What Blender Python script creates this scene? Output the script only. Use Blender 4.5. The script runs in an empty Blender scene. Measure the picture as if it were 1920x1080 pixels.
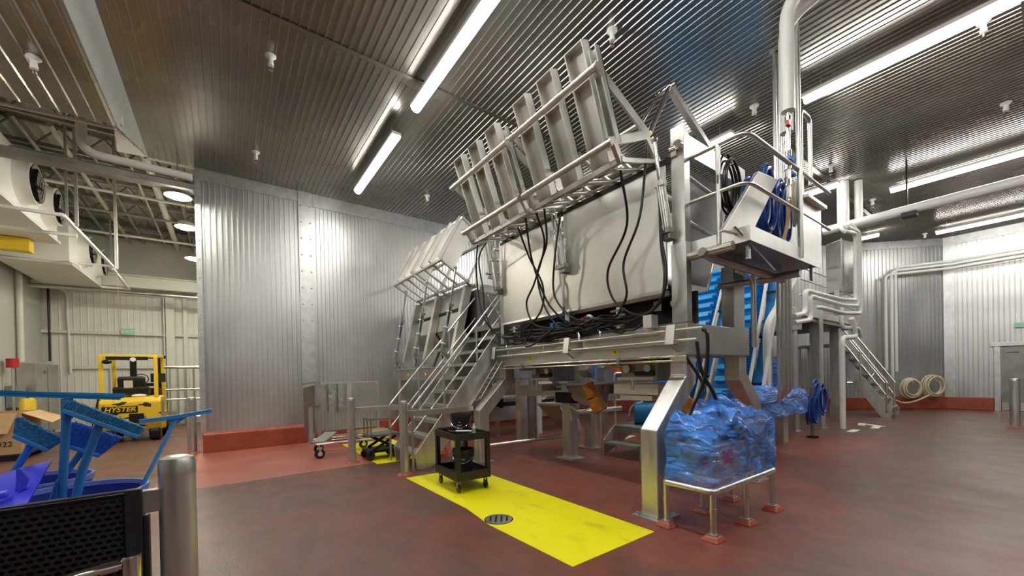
import bpy, bmesh, math, random
from mathutils import Vector, Matrix, noise
V = Vector
SC = bpy.context.scene
COL = SC.collection
random.seed(7)

# ------------------------------------------------------------------ camera
cam_d = bpy.data.cameras.new('camera')
cam = bpy.data.objects.new('camera', cam_d)
COL.objects.link(cam)
SC.camera = cam
FPX, YAW, PITCH, ROLL, CY, CX = 741.48, 0.630403, -0.0067288, -0.0208706, 708.89, 962.39
cam_d.sensor_fit = 'HORIZONTAL'
cam_d.sensor_width = 36.0
cam_d.lens = FPX / 1920 * 36
cam_d.shift_x = (960 - CX) / 1920
cam_d.shift_y = (CY - 540) / 1920
cam_d.clip_start = 0.05
cam_d.clip_end = 200
_d = V((math.sin(YAW), math.cos(YAW), 0)); _r = V((math.cos(YAW), -math.sin(YAW), 0)); _u = V((0, 0, 1))
_d2 = _d * math.cos(PITCH) + _u * math.sin(PITCH); _u2 = -_d * math.sin(PITCH) + _u * math.cos(PITCH)
_r3 = _r * math.cos(ROLL) + _u2 * math.sin(ROLL); _u3 = -_r * math.sin(ROLL) + _u2 * math.cos(ROLL)
cam.matrix_world = Matrix(((_r3.x, _u3.x, -_d2.x, 0), (_r3.y, _u3.y, -_d2.y, 0), (_r3.z, _u3.z, -_d2.z, 1.6), (0, 0, 0, 1)))

# ------------------------------------------------------------------ world, exposure
w = bpy.data.worlds.new('hall_air'); SC.world = w
w.use_nodes = True
w.node_tree.nodes['Background'].inputs[0].default_value = (0.8, 0.86, 0.92, 1)
w.node_tree.nodes['Background'].inputs[1].default_value = 0.35
vs = SC.view_settings
vs.view_transform = 'Standard'; vs.look = 'None'; vs.gamma = 1.0; vs.use_curve_mapping = False
vs.exposure = 0.72
TUBE_POWER = 30.0      # emission strength of the fluorescent lenses
BAY_POWER = 190.0       # emission strength of the old hall's round lamps

# ------------------------------------------------------------------ materials
MAT = {}
def _new(name):
    m = bpy.data.materials.new(name); m.use_nodes = True
    MAT[name] = m
    nt = m.node_tree
    return m, nt, nt.nodes['Principled BSDF']
def mat(name, col, metal=0.0, rough=0.5, var=0.0, vs_=3.0, bump=0.0, bs=60.0, rvar=0.0, stretch=None, spec=None, coat=0.0, alpha=None, trans=0.0, col2=None, c2pos=(0.45, 0.6)):
    m, nt, b = _new(name)
    N, L = nt.nodes, nt.links
    b.inputs['Base Color'].default_value = (*col, 1)
    b.inputs['Metallic'].default_value = metal
    b.inputs['Roughness'].default_value = rough
    if spec is not None: b.inputs['Specular IOR Level'].default_value = spec
    if coat: b.inputs['Coat Weight'].default_value = coat
    if alpha is not None: b.inputs['Alpha'].default_value = alpha
    if trans: b.inputs['Transmission Weight'].default_value = trans
    if var or bump or rvar or col2:
        tc = N.new('ShaderNodeTexCoord'); mp = N.new('ShaderNodeMapping')
        L.new(tc.outputs['Object'], mp.inputs[0])
        if stretch: mp.inputs['Scale'].default_value = stretch
        n = N.new('ShaderNodeTexNoise'); n.inputs['Scale'].default_value = vs_; n.inputs['Detail'].default_value = 6
        L.new(mp.outputs[0], n.inputs['Vector'])
        if var or col2:
            r = N.new('ShaderNodeValToRGB')
            if col2:
                r.color_ramp.elements[0].color = (*col2, 1); r.color_ramp.elements[0].position = c2pos[0]
                r.color_ramp.elements[1].color = (*col, 1); r.color_ramp.elements[1].position = c2pos[1]
            else:
                r.color_ramp.elements[0].color = (*[c * (1 - var) for c in col], 1); r.color_ramp.elements[0].position = 0.3
                r.color_ramp.elements[1].color = (*[min(1, c * (1 + var)) for c in col], 1); r.color_ramp.elements[1].position = 0.7
            L.new(n.outputs['Fac'], r.inputs[0]); L.new(r.outputs[0], b.inputs['Base Color'])
        if rvar:
            mr = N.new('ShaderNodeMapRange'); mr.inputs['From Min'].default_value = 0.3; mr.inputs['From Max'].default_value = 0.7
            mr.inputs['To Min'].default_value = max(0.03, rough - rvar); mr.inputs['To Max'].default_value = rough + rvar
            L.new(n.outputs['Fac'], mr.inputs[0]); L.new(mr.outputs[0], b.inputs['Roughness'])
        if bump:
            n2 = N.new('ShaderNodeTexNoise'); n2.inputs['Scale'].default_value = bs; n2.inputs['Detail'].default_value = 3
            L.new(mp.outputs[0], n2.inputs['Vector'])
            bp = N.new('ShaderNodeBump'); bp.inputs['Strength'].default_value = bump; bp.inputs['Distance'].default_value = 0.02
            L.new(n2.outputs['Fac'], bp.inputs['Height']); L.new(bp.outputs[0], b.inputs['Normal'])
    return m
def emit(name, col, power):
    m, nt, b = _new(name)
    b.inputs['Base Color'].default_value = (*col, 1)
    b.inputs['Emission Color'].default_value = (*col, 1)
    b.inputs['Emission Strength'].default_value = power
    return m

mat('steel', (0.55, 0.542, 0.52), 0.88, 0.36, var=0.16, vs_=2.5, rvar=0.08, bump=0.05, bs=9)
mat('steel_tube', (0.68, 0.67, 0.64), 1.0, 0.34, var=0.06, vs_=4, rvar=0.06)
mat('cabinet_steel', (0.50, 0.49, 0.46), 1.0, 0.24, var=0.2, vs_=2, rvar=0.08)
mat('chrome', (0.8, 0.79, 0.76), 1.0, 0.12)
mat('steel_dark', (0.30, 0.29, 0.27), 0.85, 0.45, var=0.2, vs_=3, rvar=0.1)
mat('panel_steel', (0.70, 0.685, 0.645), 0.78, 0.40, var=0.17, vs_=1.6, rvar=0.06, bump=0.10, bs=2.2)
mat('leg_steel', (0.62, 0.61, 0.58), 0.8, 0.36, var=0.14, vs_=3.5, rvar=0.08, bump=0.05, bs=12, stretch=(3, 3, 0.7))
mat('wall_metal', (0.60, 0.605, 0.595), 0.88, 0.40, var=0.10, vs_=1.2, rvar=0.06, bump=0.10, bs=14, stretch=(1, 1, 0.5))
mat('wall_metal_worn', (0.60, 0.605, 0.605), 0.9, 0.42, var=0.10, vs_=1.2, rvar=0.06, bump=0.12, bs=10)
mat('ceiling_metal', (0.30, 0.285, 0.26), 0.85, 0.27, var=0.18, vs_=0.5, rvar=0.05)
mat('flashing', (0.62, 0.63, 0.62), 0.85, 0.42, var=0.12, vs_=6, bump=0.05, bs=30)
mat('trim_sheet', (0.55, 0.575, 0.56), 0.5, 0.4, var=0.08, vs_=3)
mat('white_paint', (0.72, 0.72, 0.67), 0.0, 0.55, var=0.07, vs_=1.5, bump=0.05, bs=20)
mat('white_pipe', (0.74, 0.74, 0.71), 0.0, 0.38, var=0.05, vs_=2.0)
mat('white_plastic', (0.8, 0.8, 0.77), 0.0, 0.4)
mat('roof_deck', (0.50, 0.48, 0.43), 0.1, 0.7, var=0.3, vs_=1.2)
mat('roof_steel', (0.27, 0.26, 0.24), 0.2, 0.6, var=0.3, vs_=3)
mat('black_plastic', (0.017, 0.018, 0.018), 0.0, 0.42, var=0.3, vs_=8, bump=0.1, bs=80)
mat('black_rubber', (0.009, 0.009, 0.010), 0.0, 0.32)
mat('black_metal', (0.012, 0.012, 0.012), 0.3, 0.38)
mat('red_clean', (0.40, 0.125, 0.085), 0.0, 0.36, var=0.12, vs_=1.3, rvar=0.08, bump=0.1, bs=40)
mat('red_kerb', (0.36, 0.075, 0.04), 0.0, 0.42, var=0.16, vs_=5, bump=0.15, bs=18)
mat('yellow_paint', (0.92, 0.84, 0.0), 0.0, 0.5, bump=0.25, bs=90, col2=(0.68, 0.60, 0.005), c2pos=(0.22, 0.44), vs_=4, stretch=(1, 0.5, 1))
mat('yellow_truck', (0.78, 0.52, 0.03), 0.0, 0.42, col2=(0.03, 0.025, 0.02), c2pos=(0.395, 0.41), vs_=3.5, stretch=(1, 1, 2.2))
mat('yellow_clean', (0.8, 0.55, 0.03), 0.0, 0.4)
mat('yellow_tag', (0.9, 0.75, 0.0), 0.0, 0.5)
mat('cardboard', (0.52, 0.34, 0.18), 0.0, 0.8, var=0.08, vs_=4)
mat('blue_tool', (0.045, 0.26, 0.68), 0.0, 0.38, var=0.06, vs_=5)
mat('blue_light', (0.09, 0.36, 0.80), 0.0, 0.35)
mat('blue_bristle', (0.02, 0.19, 0.42), 0.0, 0.6, var=0.4, vs_=90, bump=0.4, bs=160)
mat('blue_bristle_bright', (0.012, 0.10, 0.55), 0.0, 0.55, var=0.3, vs_=90, bump=0.4, bs=160)
mat('blue_bin', (0.02, 0.035, 0.27), 0.0, 0.35)
mat('blue_rim', (0.11, 0.17, 0.52), 0.0, 0.35)
mat('violet_plastic', (0.07, 0.075, 0.80), 0.0, 0.33)
mat('blue_hose', (0.012, 0.06, 0.30), 0.0, 0.3)
mat('blue_belt', (0.02, 0.40, 0.85), 0.0, 0.38, var=0.1, vs_=10)
mat('blue_belt_dark', (0.01, 0.20, 0.50), 0.0, 0.4)
mat('cream_hose', (0.66, 0.60, 0.42), 0.0, 0.4)
mat('tan_hose', (0.42, 0.28, 0.12), 0.0, 0.4)
mat('yellow_cable', (0.75, 0.55, 0.05), 0.0, 0.4)
mat('orange_motor', (0.50, 0.17, 0.02), 0.1, 0.5, var=0.3, vs_=10)
mat('orange_cone', (0.9, 0.12, 0.02), 0.0, 0.5)
mat('red_plastic', (0.5, 0.02, 0.02), 0.0, 0.4)
mat('brown_steel', (0.30, 0.22, 0.18), 0.7, 0.4, var=0.15, vs_=4)
mat('grey_cylinder', (0.28, 0.29, 0.30), 0.4, 0.38)
mat('grey_plastic', (0.30, 0.30, 0.29), 0.0, 0.5)
mat('paper', (0.85, 0.85, 0.82), 0.0, 0.7)
mat('ink', (0.02, 0.02, 0.02), 0.0, 0.6)
mat('green_sign', (0.30, 0.62, 0.42), 0.0, 0.4)
mat('green_ink', (0.75, 0.95, 0.8), 0.0, 0.5)
mat('tread', (0.38, 0.42, 0.38), 0.7, 0.45, var=0.1, vs_=20, bump=0.4, bs=70)
mat('glass_screen', (0.01, 0.012, 0.015), 0.0, 0.1)
mat('glove_grey', (0.12, 0.12, 0.12), 0.0, 0.6)
mat('block_paint', (0.66, 0.66, 0.60), 0.0, 0.6, var=0.06, vs_=1.5)
emit('tube_glow', (1.0, 0.972, 0.915), TUBE_POWER)
emit('bay_glow', (1.0, 0.95, 0.78), BAY_POWER)

def floor_material():
    m, nt, b = _new('red_floor')
    N, L = nt.nodes, nt.links
    tc = N.new('ShaderNodeTexCoord')
    def nz(scale, det, rough=0.55, st=None, dist=0.0):
        mp = N.new('ShaderNodeMapping'); L.new(tc.outputs['Object'], mp.inputs[0])
        if st: mp.inputs['Scale'].default_value = st
        n = N.new('ShaderNodeTexNoise'); n.inputs['Scale'].default_value = scale; n.inputs['Detail'].default_value = det
        n.inputs['Roughness'].default_value = rough; n.inputs['Distortion'].default_value = dist
        L.new(mp.outputs[0], n.inputs['Vector']); return n
    def ramp(src, p0, c0, p1, c1):
        r = N.new('ShaderNodeValToRGB'); e = r.color_ramp.elements
        e[0].position = p0; e[0].color = (*c0, 1); e[1].position = p1; e[1].color = (*c1, 1)
        L.new(src.outputs['Fac'], r.inputs[0]); return r
    def mix(f, a, c, t='MIX'):
        x = N.new('ShaderNodeMix'); x.data_type = 'RGBA'; x.blend_type = t
        if hasattr(f, 'outputs'): L.new(f.outputs[0], x.inputs[0])
        else: x.inputs[0].default_value = f
        L.new(a, x.inputs[6]); L.new(c, x.inputs[7]); return x
    base = ramp(nz(7, 6), 0.35, (0.200, 0.054, 0.034), 0.65, (0.250, 0.078, 0.050))
    # worn traffic lanes lie in front of and beside the machines; the coating stays redder under them
    sx = N.new('ShaderNodeSeparateXYZ'); L.new(tc.outputs['Object'], sx.inputs[0])
    def M(op, a, b_=None):
        q = N.new('ShaderNodeMath'); q.operation = op
        for i, v in enumerate((a, b_)):
            if v is None: continue
            if isinstance(v, (int, float)): q.inputs[i].default_value = v
            else: L.new(v, q.inputs[i])
        return q.outputs[0]
    ex = M('SUBTRACT', M('ABSOLUTE', M('SUBTRACT', sx.outputs[0], 7.6)), 4.4)
    ey = M('SUBTRACT', M('ABSOLUTE', M('SUBTRACT', sx.outputs[1], 7.2)), 4.9)
    dd = M('MAXIMUM', ex, ey)
    nb = nz(0.45, 7, 0.62, dist=0.6)
    class _O: pass
    sc_ = M('ADD', nb.outputs['Fac'], M('MULTIPLY', M('MINIMUM', M('MAXIMUM', dd, -1.2), 1.0), 0.13))
    scuff = N.new('ShaderNodeValToRGB'); e_ = scuff.color_ramp.elements
    e_[0].position = 0.44; e_[0].color = (0, 0, 0, 1); e_[1].position = 0.64; e_[1].color = (0.9, 0.9, 0.9, 1)
    L.new(sc_, scuff.inputs[0])
    dark = ramp(nz(5, 6, 0.6, st=(1, 0.4, 1)), 0.3, (0.090, 0.052, 0.042), 0.7, (0.150, 0.082, 0.064))
    x1 = mix(scuff, base.outputs[0], dark.outputs[0])
    pale = ramp(nz(2.2, 8, 0.7, st=(0.6, 1.4, 1), dist=1.0), 0.60, (0, 0, 0), 0.78, (0.35, 0.35, 0.35))
    rgb = N.new('ShaderNodeRGB'); rgb.outputs[0].default_value = (0.34, 0.16, 0.115, 1)
    x2 = mix(pale, x1.outputs[2], rgb.outputs[0])
    L.new(x2.outputs[2], b.inputs['Base Color'])
    r = N.new('ShaderNodeMapRange'); n3 = nz(1.6, 6)
    r.inputs['From Min'].default_value = 0.3; r.inputs['From Max'].default_value = 0.7
    r.inputs['To Min'].default_value = 0.30; r.inputs['To Max'].default_value = 0.48
    L.new(n3.outputs['Fac'], r.inputs[0]); L.new(r.outputs[0], b.inputs['Roughness'])
    bp = N.new('ShaderNodeBump'); bp.inputs['Strength'].default_value = 0.22; bp.inputs['Distance'].default_value = 0.01
    n4 = nz(55, 3); L.new(n4.outputs['Fac'], bp.inputs['Height']); L.new(bp.outputs[0], b.inputs['Normal'])
floor_material()

def film_material(nm, amin):
    m, nt, b = _new(nm)
    N, L = nt.nodes, nt.links
    b.inputs['Base Color'].default_value = (0.05, 0.30, 1.0, 1)
    b.inputs['Roughness'].default_value = 0.10
    b.inputs['Coat Weight'].default_value = 0.6; b.inputs['Coat Roughness'].default_value = 0.08
    tc = N.new('ShaderNodeTexCoord')
    n = N.new('ShaderNodeTexNoise'); n.inputs['Scale'].default_value = 2.6; n.inputs['Detail'].default_value = 2; n.inputs['Distortion'].default_value = 1.2
    L.new(tc.outputs['Object'], n.inputs['Vector'])
    mp = N.new('ShaderNodeMapping'); mp.inputs['Rotation'].default_value = (0.3, 0.75, 0.2); mp.inputs['Scale'].default_value = (1, 1, 2.4)
    L.new(tc.outputs['Object'], mp.inputs[0])
    n2 = N.new('ShaderNodeTexNoise'); n2.inputs['Scale'].default_value = 2.8; n2.inputs['Detail'].default_value = 3; n2.inputs['Distortion'].default_value = 0.5
    L.new(mp.outputs[0], n2.inputs['Vector'])
    s1 = N.new('ShaderNodeMath'); s1.operation = 'SUBTRACT'; s1.inputs[1].default_value = 0.5; L.new(n2.outputs['Fac'], s1.inputs[0])
    s2 = N.new('ShaderNodeMath'); s2.operation = 'ABSOLUTE'; L.new(s1.outputs[0], s2.inputs[0])
    s3 = N.new('ShaderNodeMath'); s3.operation = 'MULTIPLY'; s3.inputs[1].default_value = 2.2; L.new(s2.outputs[0], s3.inputs[0])
    bp = N.new('ShaderNodeBump'); bp.inputs['Strength'].default_value = 1.0; bp.inputs['Distance'].default_value = 0.09
    ad = N.new('ShaderNodeMath'); L.new(n.outputs['Fac'], ad.inputs[0]); L.new(s3.outputs[0], ad.inputs[1])
    L.new(ad.outputs[0], bp.inputs['Height']); L.new(bp.outputs[0], b.inputs['Normal'])
    mr = N.new('ShaderNodeMapRange'); mr.inputs['From Min'].default_value = 0.35; mr.inputs['From Max'].default_value = 0.65
    mr.inputs['To Min'].default_value = amin; mr.inputs['To Max'].default_value = 0.92
    L.new(n.outputs['Fac'], mr.inputs[0]); L.new(mr.outputs[0], b.inputs['Alpha'])
film_material('blue_film', 0.22); film_material('blue_film_thick', 0.80)

def block_material():
    m, nt, b = _new('white_block')
    N, L = nt.nodes, nt.links
    tc = N.new('ShaderNodeTexCoord'); mp = N.new('ShaderNodeMapping'); mp.inputs['Rotation'].default_value = (math.pi / 2, 0, math.pi / 2)
    L.new(tc.outputs['Object'], mp.inputs[0])
    br = N.new('ShaderNodeTexBrick'); br.inputs['Scale'].default_value = 2.5
    br.inputs['Color1'].default_value = (0.62, 0.62, 0.57, 1); br.inputs['Color2'].default_value = (0.66, 0.66, 0.61, 1)
    br.inputs['Mortar'].default_value = (0.50, 0.50, 0.46, 1); br.inputs['Mortar Size'].default_value = 0.008
    L.new(mp.outputs[0], br.inputs['Vector']); L.new(br.outputs['Color'], b.inputs['Base Color'])
    b.inputs['Roughness'].default_value = 0.6
block_material()

# ------------------------------------------------------------------ mesh builder
JT = random.Random(99)
WL = {}          # world offset that a parent's parts are written in
class B:
    def __init__(s): s.v = []; s.f = []; s.m = []; s.mi = 0
    def add(s, vs, fs):
        k = len(s.v); s.v += [V(p) for p in vs]
        s.f += [[k + i for i in f] for f in fs]; s.m += [s.mi] * len(fs); return s
    def box(s, a, b):
        x0, x1 = sorted((a[0], b[0])); y0, y1 = sorted((a[1], b[1])); z0, z1 = sorted((a[2], b[2]))
        j = JT.uniform(0.00005, 0.0007); x0 -= j; y0 -= j; x1 += j; y1 += j; z1 += j * 0.5      # no two faces share a plane
        return s.add([(x0, y0, z0), (x1, y0, z0), (x1, y1, z0), (x0, y1, z0), (x0, y0, z1), (x1, y0, z1), (x1, y1, z1), (x0, y1, z1)],
                     [(3, 2, 1, 0), (4, 5, 6, 7), (0, 1, 5, 4), (1, 2, 6, 5), (2, 3, 7, 6), (3, 0, 4, 7)])
    def bar(s, p, q, w=0.05, h=None, up=(0, 0, 1)):
        p, q = V(p), V(q); h = h or w; j = JT.uniform(0, 0.0008); w += j; h += j; d = (q - p).normalized(); up = V(up)
        if abs(d.dot(up)) > 0.98: up = V((0, 1, 0)) if abs(d.y) < 0.9 else V((1, 0, 0))
        x = d.cross(up).normalized(); y = x.cross(d)
        c = [(-w / 2, -h / 2), (w / 2, -h / 2), (w / 2, h / 2), (-w / 2, h / 2)]
        vs = [o + x * a + y * b for o in (p, q) for a, b in c]
        return s.add(vs, [(3, 2, 1, 0), (4, 5, 6, 7), (0, 1, 5, 4), (1, 2, 6, 5), (2, 3, 7, 6), (3, 0, 4, 7)])
    def tube(s, pts, r=0.02, n=10, closed=False, caps=True):
        pts = [V(p) for p in pts]; m = len(pts); rs = r if isinstance(r, (list, tuple)) else [r] * m
        t0 = (pts[1] - pts[0]).normalized()
        x = t0.orthogonal().normalized(); vs = []; prev = t0
        for i, p in enumerate(pts):
            if closed: t = (pts[(i + 1) % m] - pts[i - 1]).normalized()
            elif i == 0: t = t0
            elif i == m - 1: t = (pts[i] - pts[i - 1]).normalized()
            else: t = ((pts[i + 1] - p).normalized() + (p - pts[i - 1]).normalized()).normalized()
            x = (x - t * x.dot(t)).normalized(); y = t.cross(x)
            k = 1.0
            if 0 < i < m - 1 or closed:
                a = (p - pts[i - 1]).normalized(); k = min(1.6, 1 / max(0.6, a.dot(t)))
            for j in range(n):
                a = 2 * math.pi * j / n
                vs.append(p + (x * math.cos(a) + y * math.sin(a)) * rs[i] * k)
        fs = []
        for i in range(m if closed else m - 1):
            for j in range(n):
                a, b = i * n + j, i * n + (j + 1) % n
                c, d = ((i + 1) % m) * n + (j + 1) % n, ((i + 1) % m) * n + j
                fs.append((a, b, c, d))
        if caps and not closed: fs += [tuple(range(n - 1, -1, -1)), tuple((m - 1) * n + j for j in range(n))]
        return s.add(vs, fs)
    def cyl(s, p, q, r, r2=None, n=20): return s.tube([p, q], [r, r2 if r2 is not None else r], n)
    def prism(s, poly, ext):
        n = len(poly); a = [V(p) for p in poly]; e = V(ext); b = [p + e for p in a]
        return s.add(a + b, [tuple(range(n - 1, -1, -1)), tuple(range(n, 2 * n))] + [(i, (i + 1) % n, n + (i + 1) % n, n + i) for i in range(n)])
    def plate(s, pts, t):      # quad or polygon with thickness t along its normal
        a = [V(p) for p in pts]; nrm = (a[1] - a[0]).cross(a[2] - a[0]).normalized()
        return s.prism(a, nrm * t)
    def ball(s, c, r, n=14, sq=(1, 1, 1)):
        c = V(c); vs = []; fs = []; m = n // 2
        for i in range(m + 1):
            th = math.pi * i / m
            for j in range(n):
                a = 2 * math.pi * j / n
                vs.append(c + V((math.sin(th) * math.cos(a) * sq[0], math.sin(th) * math.sin(a) * sq[1], math.cos(th) * sq[2])) * r)
        for i in range(m):
            for j in range(n): fs.append((i * n + j, (i + 1) * n + j, (i + 1) * n + (j + 1) % n, i * n + (j + 1) % n))
        return s.add(vs, fs)
    def lathe(s, prof, c=(0, 0, 0), n=24):
        c = V(c); vs = []; fs = []; m = len(prof)
        for r, z in prof:
            for j in range(n):
                a = 2 * math.pi * j / n; vs.append(c + V((r * math.cos(a), r * math.sin(a), z)))
        for i in range(m - 1):
            for j in range(n): fs.append((i * n + j, i * n + (j + 1) % n, (i + 1) * n + (j + 1) % n, (i + 1) * n + j))
        return s.add(vs, fs)
    def xf(s, M):
        s.v = [M @ p for p in s.v]; return s
    def done(s, name, mt, parent=None, smooth=None, bevel=0, loc=None):
        off = WL.get(parent, V((0, 0, 0))) if parent is not None else V(loc or (0, 0, 0))
        me = bpy.data.meshes.new(name)
        me.from_pydata([tuple(p - off) for p in s.v], [], s.f)
        bm = bmesh.new(); bm.from_mesh(me)
        bmesh.ops.remove_doubles(bm, verts=bm.verts, dist=1e-5)
        bmesh.ops.recalc_face_normals(bm, faces=bm.faces)
        if smooth is None: smooth = 38
        if smooth:
            for f in bm.faces: f.smooth = True
            for e in bm.edges:
                e.smooth = not (len(e.link_faces) == 2 and e.calc_face_angle(0) > math.radians(smooth))
        bm.to_mesh(me); bm.free()
        for mm in (mt if isinstance(mt, (list, tuple)) else [mt]): me.materials.append(MAT[mm])
        if len(s.m) == len(me.polygons):
            for p, i in zip(me.polygons, s.m): p.material_index = i
        o = bpy.data.objects.new(name, me); COL.objects.link(o)
        if parent is not None: o.parent = parent; WL[o] = off
        else: o.location = off; WL[o] = off
        if bevel:
            md = o.modifiers.new('edge', 'BEVEL'); md.width = bevel; md.segments = 2; md.limit_method = 'ANGLE'
        return o

def tag(o, label, cat, group=None, kind=None):
    o['label'] = label; o['category'] = cat
    if group: o['group'] = group
    if kind: o['kind'] = kind
    return o
def thing(name, label, cat, loc, group=None, rotz=0.0, local=False):
    o = bpy.data.objects.new(name, None); COL.objects.link(o); o.empty_display_size = 0.1
    o.location = loc; o.rotation_euler = (0, 0, rotz)
    WL[o] = V((0, 0, 0)) if (local or rotz) else V(loc)
    return tag(o, label, cat, group)
def structure(o): o['kind'] = 'structure'; return o
def copy_tree(src, loc=None, rotz=None, label=None, parent=None):
    c = src.copy(); COL.objects.link(c)
    if parent is not None: c.parent = parent
    if loc is not None: c.location = loc
    if rotz is not None: c.rotation_euler = (0, 0, rotz)
    if label: c['label'] = label
    for ch in src.children: copy_tree(ch, parent=c)
    return c
def fillet(pts, r, n=5, closed=False):
    pts = [V(p) for p in pts]; out = [pts[0]]
    for i in range(1, len(pts) - 1):
        p, a, b = pts[i], pts[i - 1] - pts[i], pts[i + 1] - pts[i]
        la, lb = a.length, b.length; a.normalize(); b.normalize()
        d = min(r, la * 0.48, lb * 0.48); s, e = p + a * d, p + b * d
        for k in range(n + 1):
            t = k / n; out.append(s * (1 - t) ** 2 + p * 2 * t * (1 - t) + e * t * t)
    out.append(pts[-1]); return out
def smooth_path(pts, n=6):
    P = [V(p) for p in pts]; P = [P[0] * 2 - P[1]] + P + [P[-1] * 2 - P[-2]]; out = []
    for i in range(1, len(P) - 2):
        for k in range(n):
            t = k / n; a, b, c, d = P[i - 1:i + 3]
            out.append(0.5 * ((2 * b) + (c - a) * t + (2 * a - 5 * b + 4 * c - d) * t * t + (3 * b - a - 3 * c + d) * t ** 3))
    out.append(P[-2]); return out
def text(name, body, size, mtx, mt, parent=None, ext=0.002, align='CENTER', bold=0.0, shear=0.0):
    c = bpy.data.curves.new(name, 'FONT'); c.body = body; c.size = size; c.extrude = ext; c.offset = bold; c.shear = shear
    c.align_x = align; c.align_y = 'CENTER'; c.materials.append(MAT[mt])
    tmp = bpy.data.objects.new(name, c)
    me = bpy.data.meshes.new_from_object(tmp); bpy.data.objects.remove(tmp)
    me.materials.clear(); me.materials.append(MAT[mt])
    o = bpy.data.objects.new(name, me); COL.objects.link(o)
    if parent is not None:
        o.parent = parent; mtx = Matrix.Translation(-WL[parent]) @ mtx
    o.matrix_basis = mtx
    return o
def frame(o, x, y):      # matrix from an origin and two in-plane axes
    x, y = V(x).normalized(), V(y).normalized(); z = x.cross(y); o = V(o)
    return Matrix(((x.x, y.x, z.x, o.x), (x.y, y.y, z.y, o.y), (x.z, y.z, z.z, o.z), (0, 0, 0, 1)))

# ------------------------------------------------------------------ structure
CH = 6.43
def ribbed(a, direction, length, z0, z1, nrm, pitch=0.108, depth=0.021, vertical=True, groove=0.26):
    """sheet with ribs: runs along `direction`; ribs stand along `vertical` axis (z) or along given vector"""
    b = B(); a = V(a); d = V(direction).normalized(); n = V(nrm).normalized()
    pts = []; x = 0.0
    while x < length - pitch * 0.5:
        pts += [(x, 0), (x + pitch * (1 - groove), 0), (x + pitch * (1 - groove * 0.75), depth), (x + pitch * (1 - groove * 0.25), depth)]
        x += pitch
    pts.append((length, 0))
    lo = [a + d * p + n * q for p, q in pts]
    if vertical is True:
        A = [V((p.x, p.y, z0)) for p in lo]; C = [V((p.x, p.y, z1)) for p in lo]
    else:
        A = lo; C = [p + V(vertical) for p in lo]
    k = len(A)
    b.add(A + C, [(i, i + 1, k + i + 1, k + i) for i in range(k - 1)])
    return b

fl = B().add([(-12, -14, 0), (34, -14, 0), (34, 26, 0), (-12, 26, 0)], [(0, 1, 2, 3)]).done('floor', 'red_floor', smooth=0); structure(fl)
# main ceiling: silver liner panels with ribs running away from the camera
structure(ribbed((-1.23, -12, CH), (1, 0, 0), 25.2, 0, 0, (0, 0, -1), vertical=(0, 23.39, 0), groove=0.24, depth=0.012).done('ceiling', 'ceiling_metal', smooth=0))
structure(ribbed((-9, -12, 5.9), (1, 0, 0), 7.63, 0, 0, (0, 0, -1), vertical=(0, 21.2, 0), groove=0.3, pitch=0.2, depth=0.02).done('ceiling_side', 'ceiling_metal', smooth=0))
structure(B().box((-1.23, -12, CH + 0.03), (24.2, 10.3, CH + 0.2)).box((-9.2, -12, 5.93), (-1.4, 9.2, 6.1)).box((-1.3, 10.2, CH + 0.03), (24.2, 11.6, CH + 0.2)).done('ceiling_core', 'flashing', smooth=0))
# flashing strip between the two ceilings
structure(B().plate([(-1.37, -12, 5.88), (-1.23, -12, CH - 0.01), (-1.23, 11.39, CH - 0.01), (-1.365, 9.2, 5.88)], -0.012).done('trim_1', 'trim_sheet', smooth=0))
structure(B().plate([(-1.40, 9.22, 5.9), (-1.24, 11.34, 6.40), (-1.56, 10.5, 6.02)], 0.02).done('trim_2', 'block_paint', smooth=0))
seams = B()
for y in (6.08, 0.2, -5.7): seams.box((-1.2, y - 0.035, CH - 0.022), (23.5, y + 0.035, CH - 0.004))
seams.box((9.6, 3.34, CH - 0.05), (16.5, 3.42, CH - 0.004))
structure(seams.done('trim_3', 'ceiling_metal', smooth=0))

# left silver wall, in two bays with a flat post between
def wall_bay(x0, x1, y, z0, z1, mt, nm='wall_left', pitch=0.108):
    structure(ribbed((x0, y, 0), (1, 0, 0), x1 - x0, z0, z1, (0, -1, 0), pitch=pitch).done(nm, mt, smooth=0))
wall_bay(-0.41, 1.60, 11.39, 0.42, CH - 0.27, 'wall_metal')
wall_bay(1.93, 16.2, 11.39, 0.42, CH - 0.33, 'wall_metal', pitch=0.098)
structure(B().box((-0.41, 11.42, 0), (17.0, 11.62, CH)).done('wall_left_core', 'flashing', smooth=0))
structure(B().box((-0.41, 11.36, CH - 0.27), (1.60, 11.40, CH)).box((1.60, 11.33, 0.42), (1.92, 11.40, CH)).box((1.93, 11.36, CH - 0.33), (16.4, 11.40, CH))
          .box((-0.46, 11.35, 0.42), (-0.36, 11.64, CH)).done('trim_4', 'flashing', smooth=0))
t = B()
for z in [0.6 + 0.42 * i for i in range(14)]:
    t.ball((1.66, 11.325, z), 0.02, 8); t.ball((1.87, 11.325, z), 0.02, 8); t.ball((-0.40, 11.345, z), 0.013, 8)
structure(t.done('trim_5', 'flashing'))
structure(B().prism([(-0.42, 11.22, 0), (-0.42, 11.66, 0), (-0.42, 11.66, 0.46), (-0.42, 11.34, 0.46), (-0.42, 11.24, 0.41)], (2.1, 0, 0))
          .prism([(1.9, 11.24, 0), (1.9, 11.5, 0), (1.9, 11.5, 0.46), (1.9, 11.34, 0.46), (1.9, 11.26, 0.41)], (14.4, 0, 0)).done('baseboard_left', 'red_kerb', smooth=0, bevel=0.015))

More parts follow.
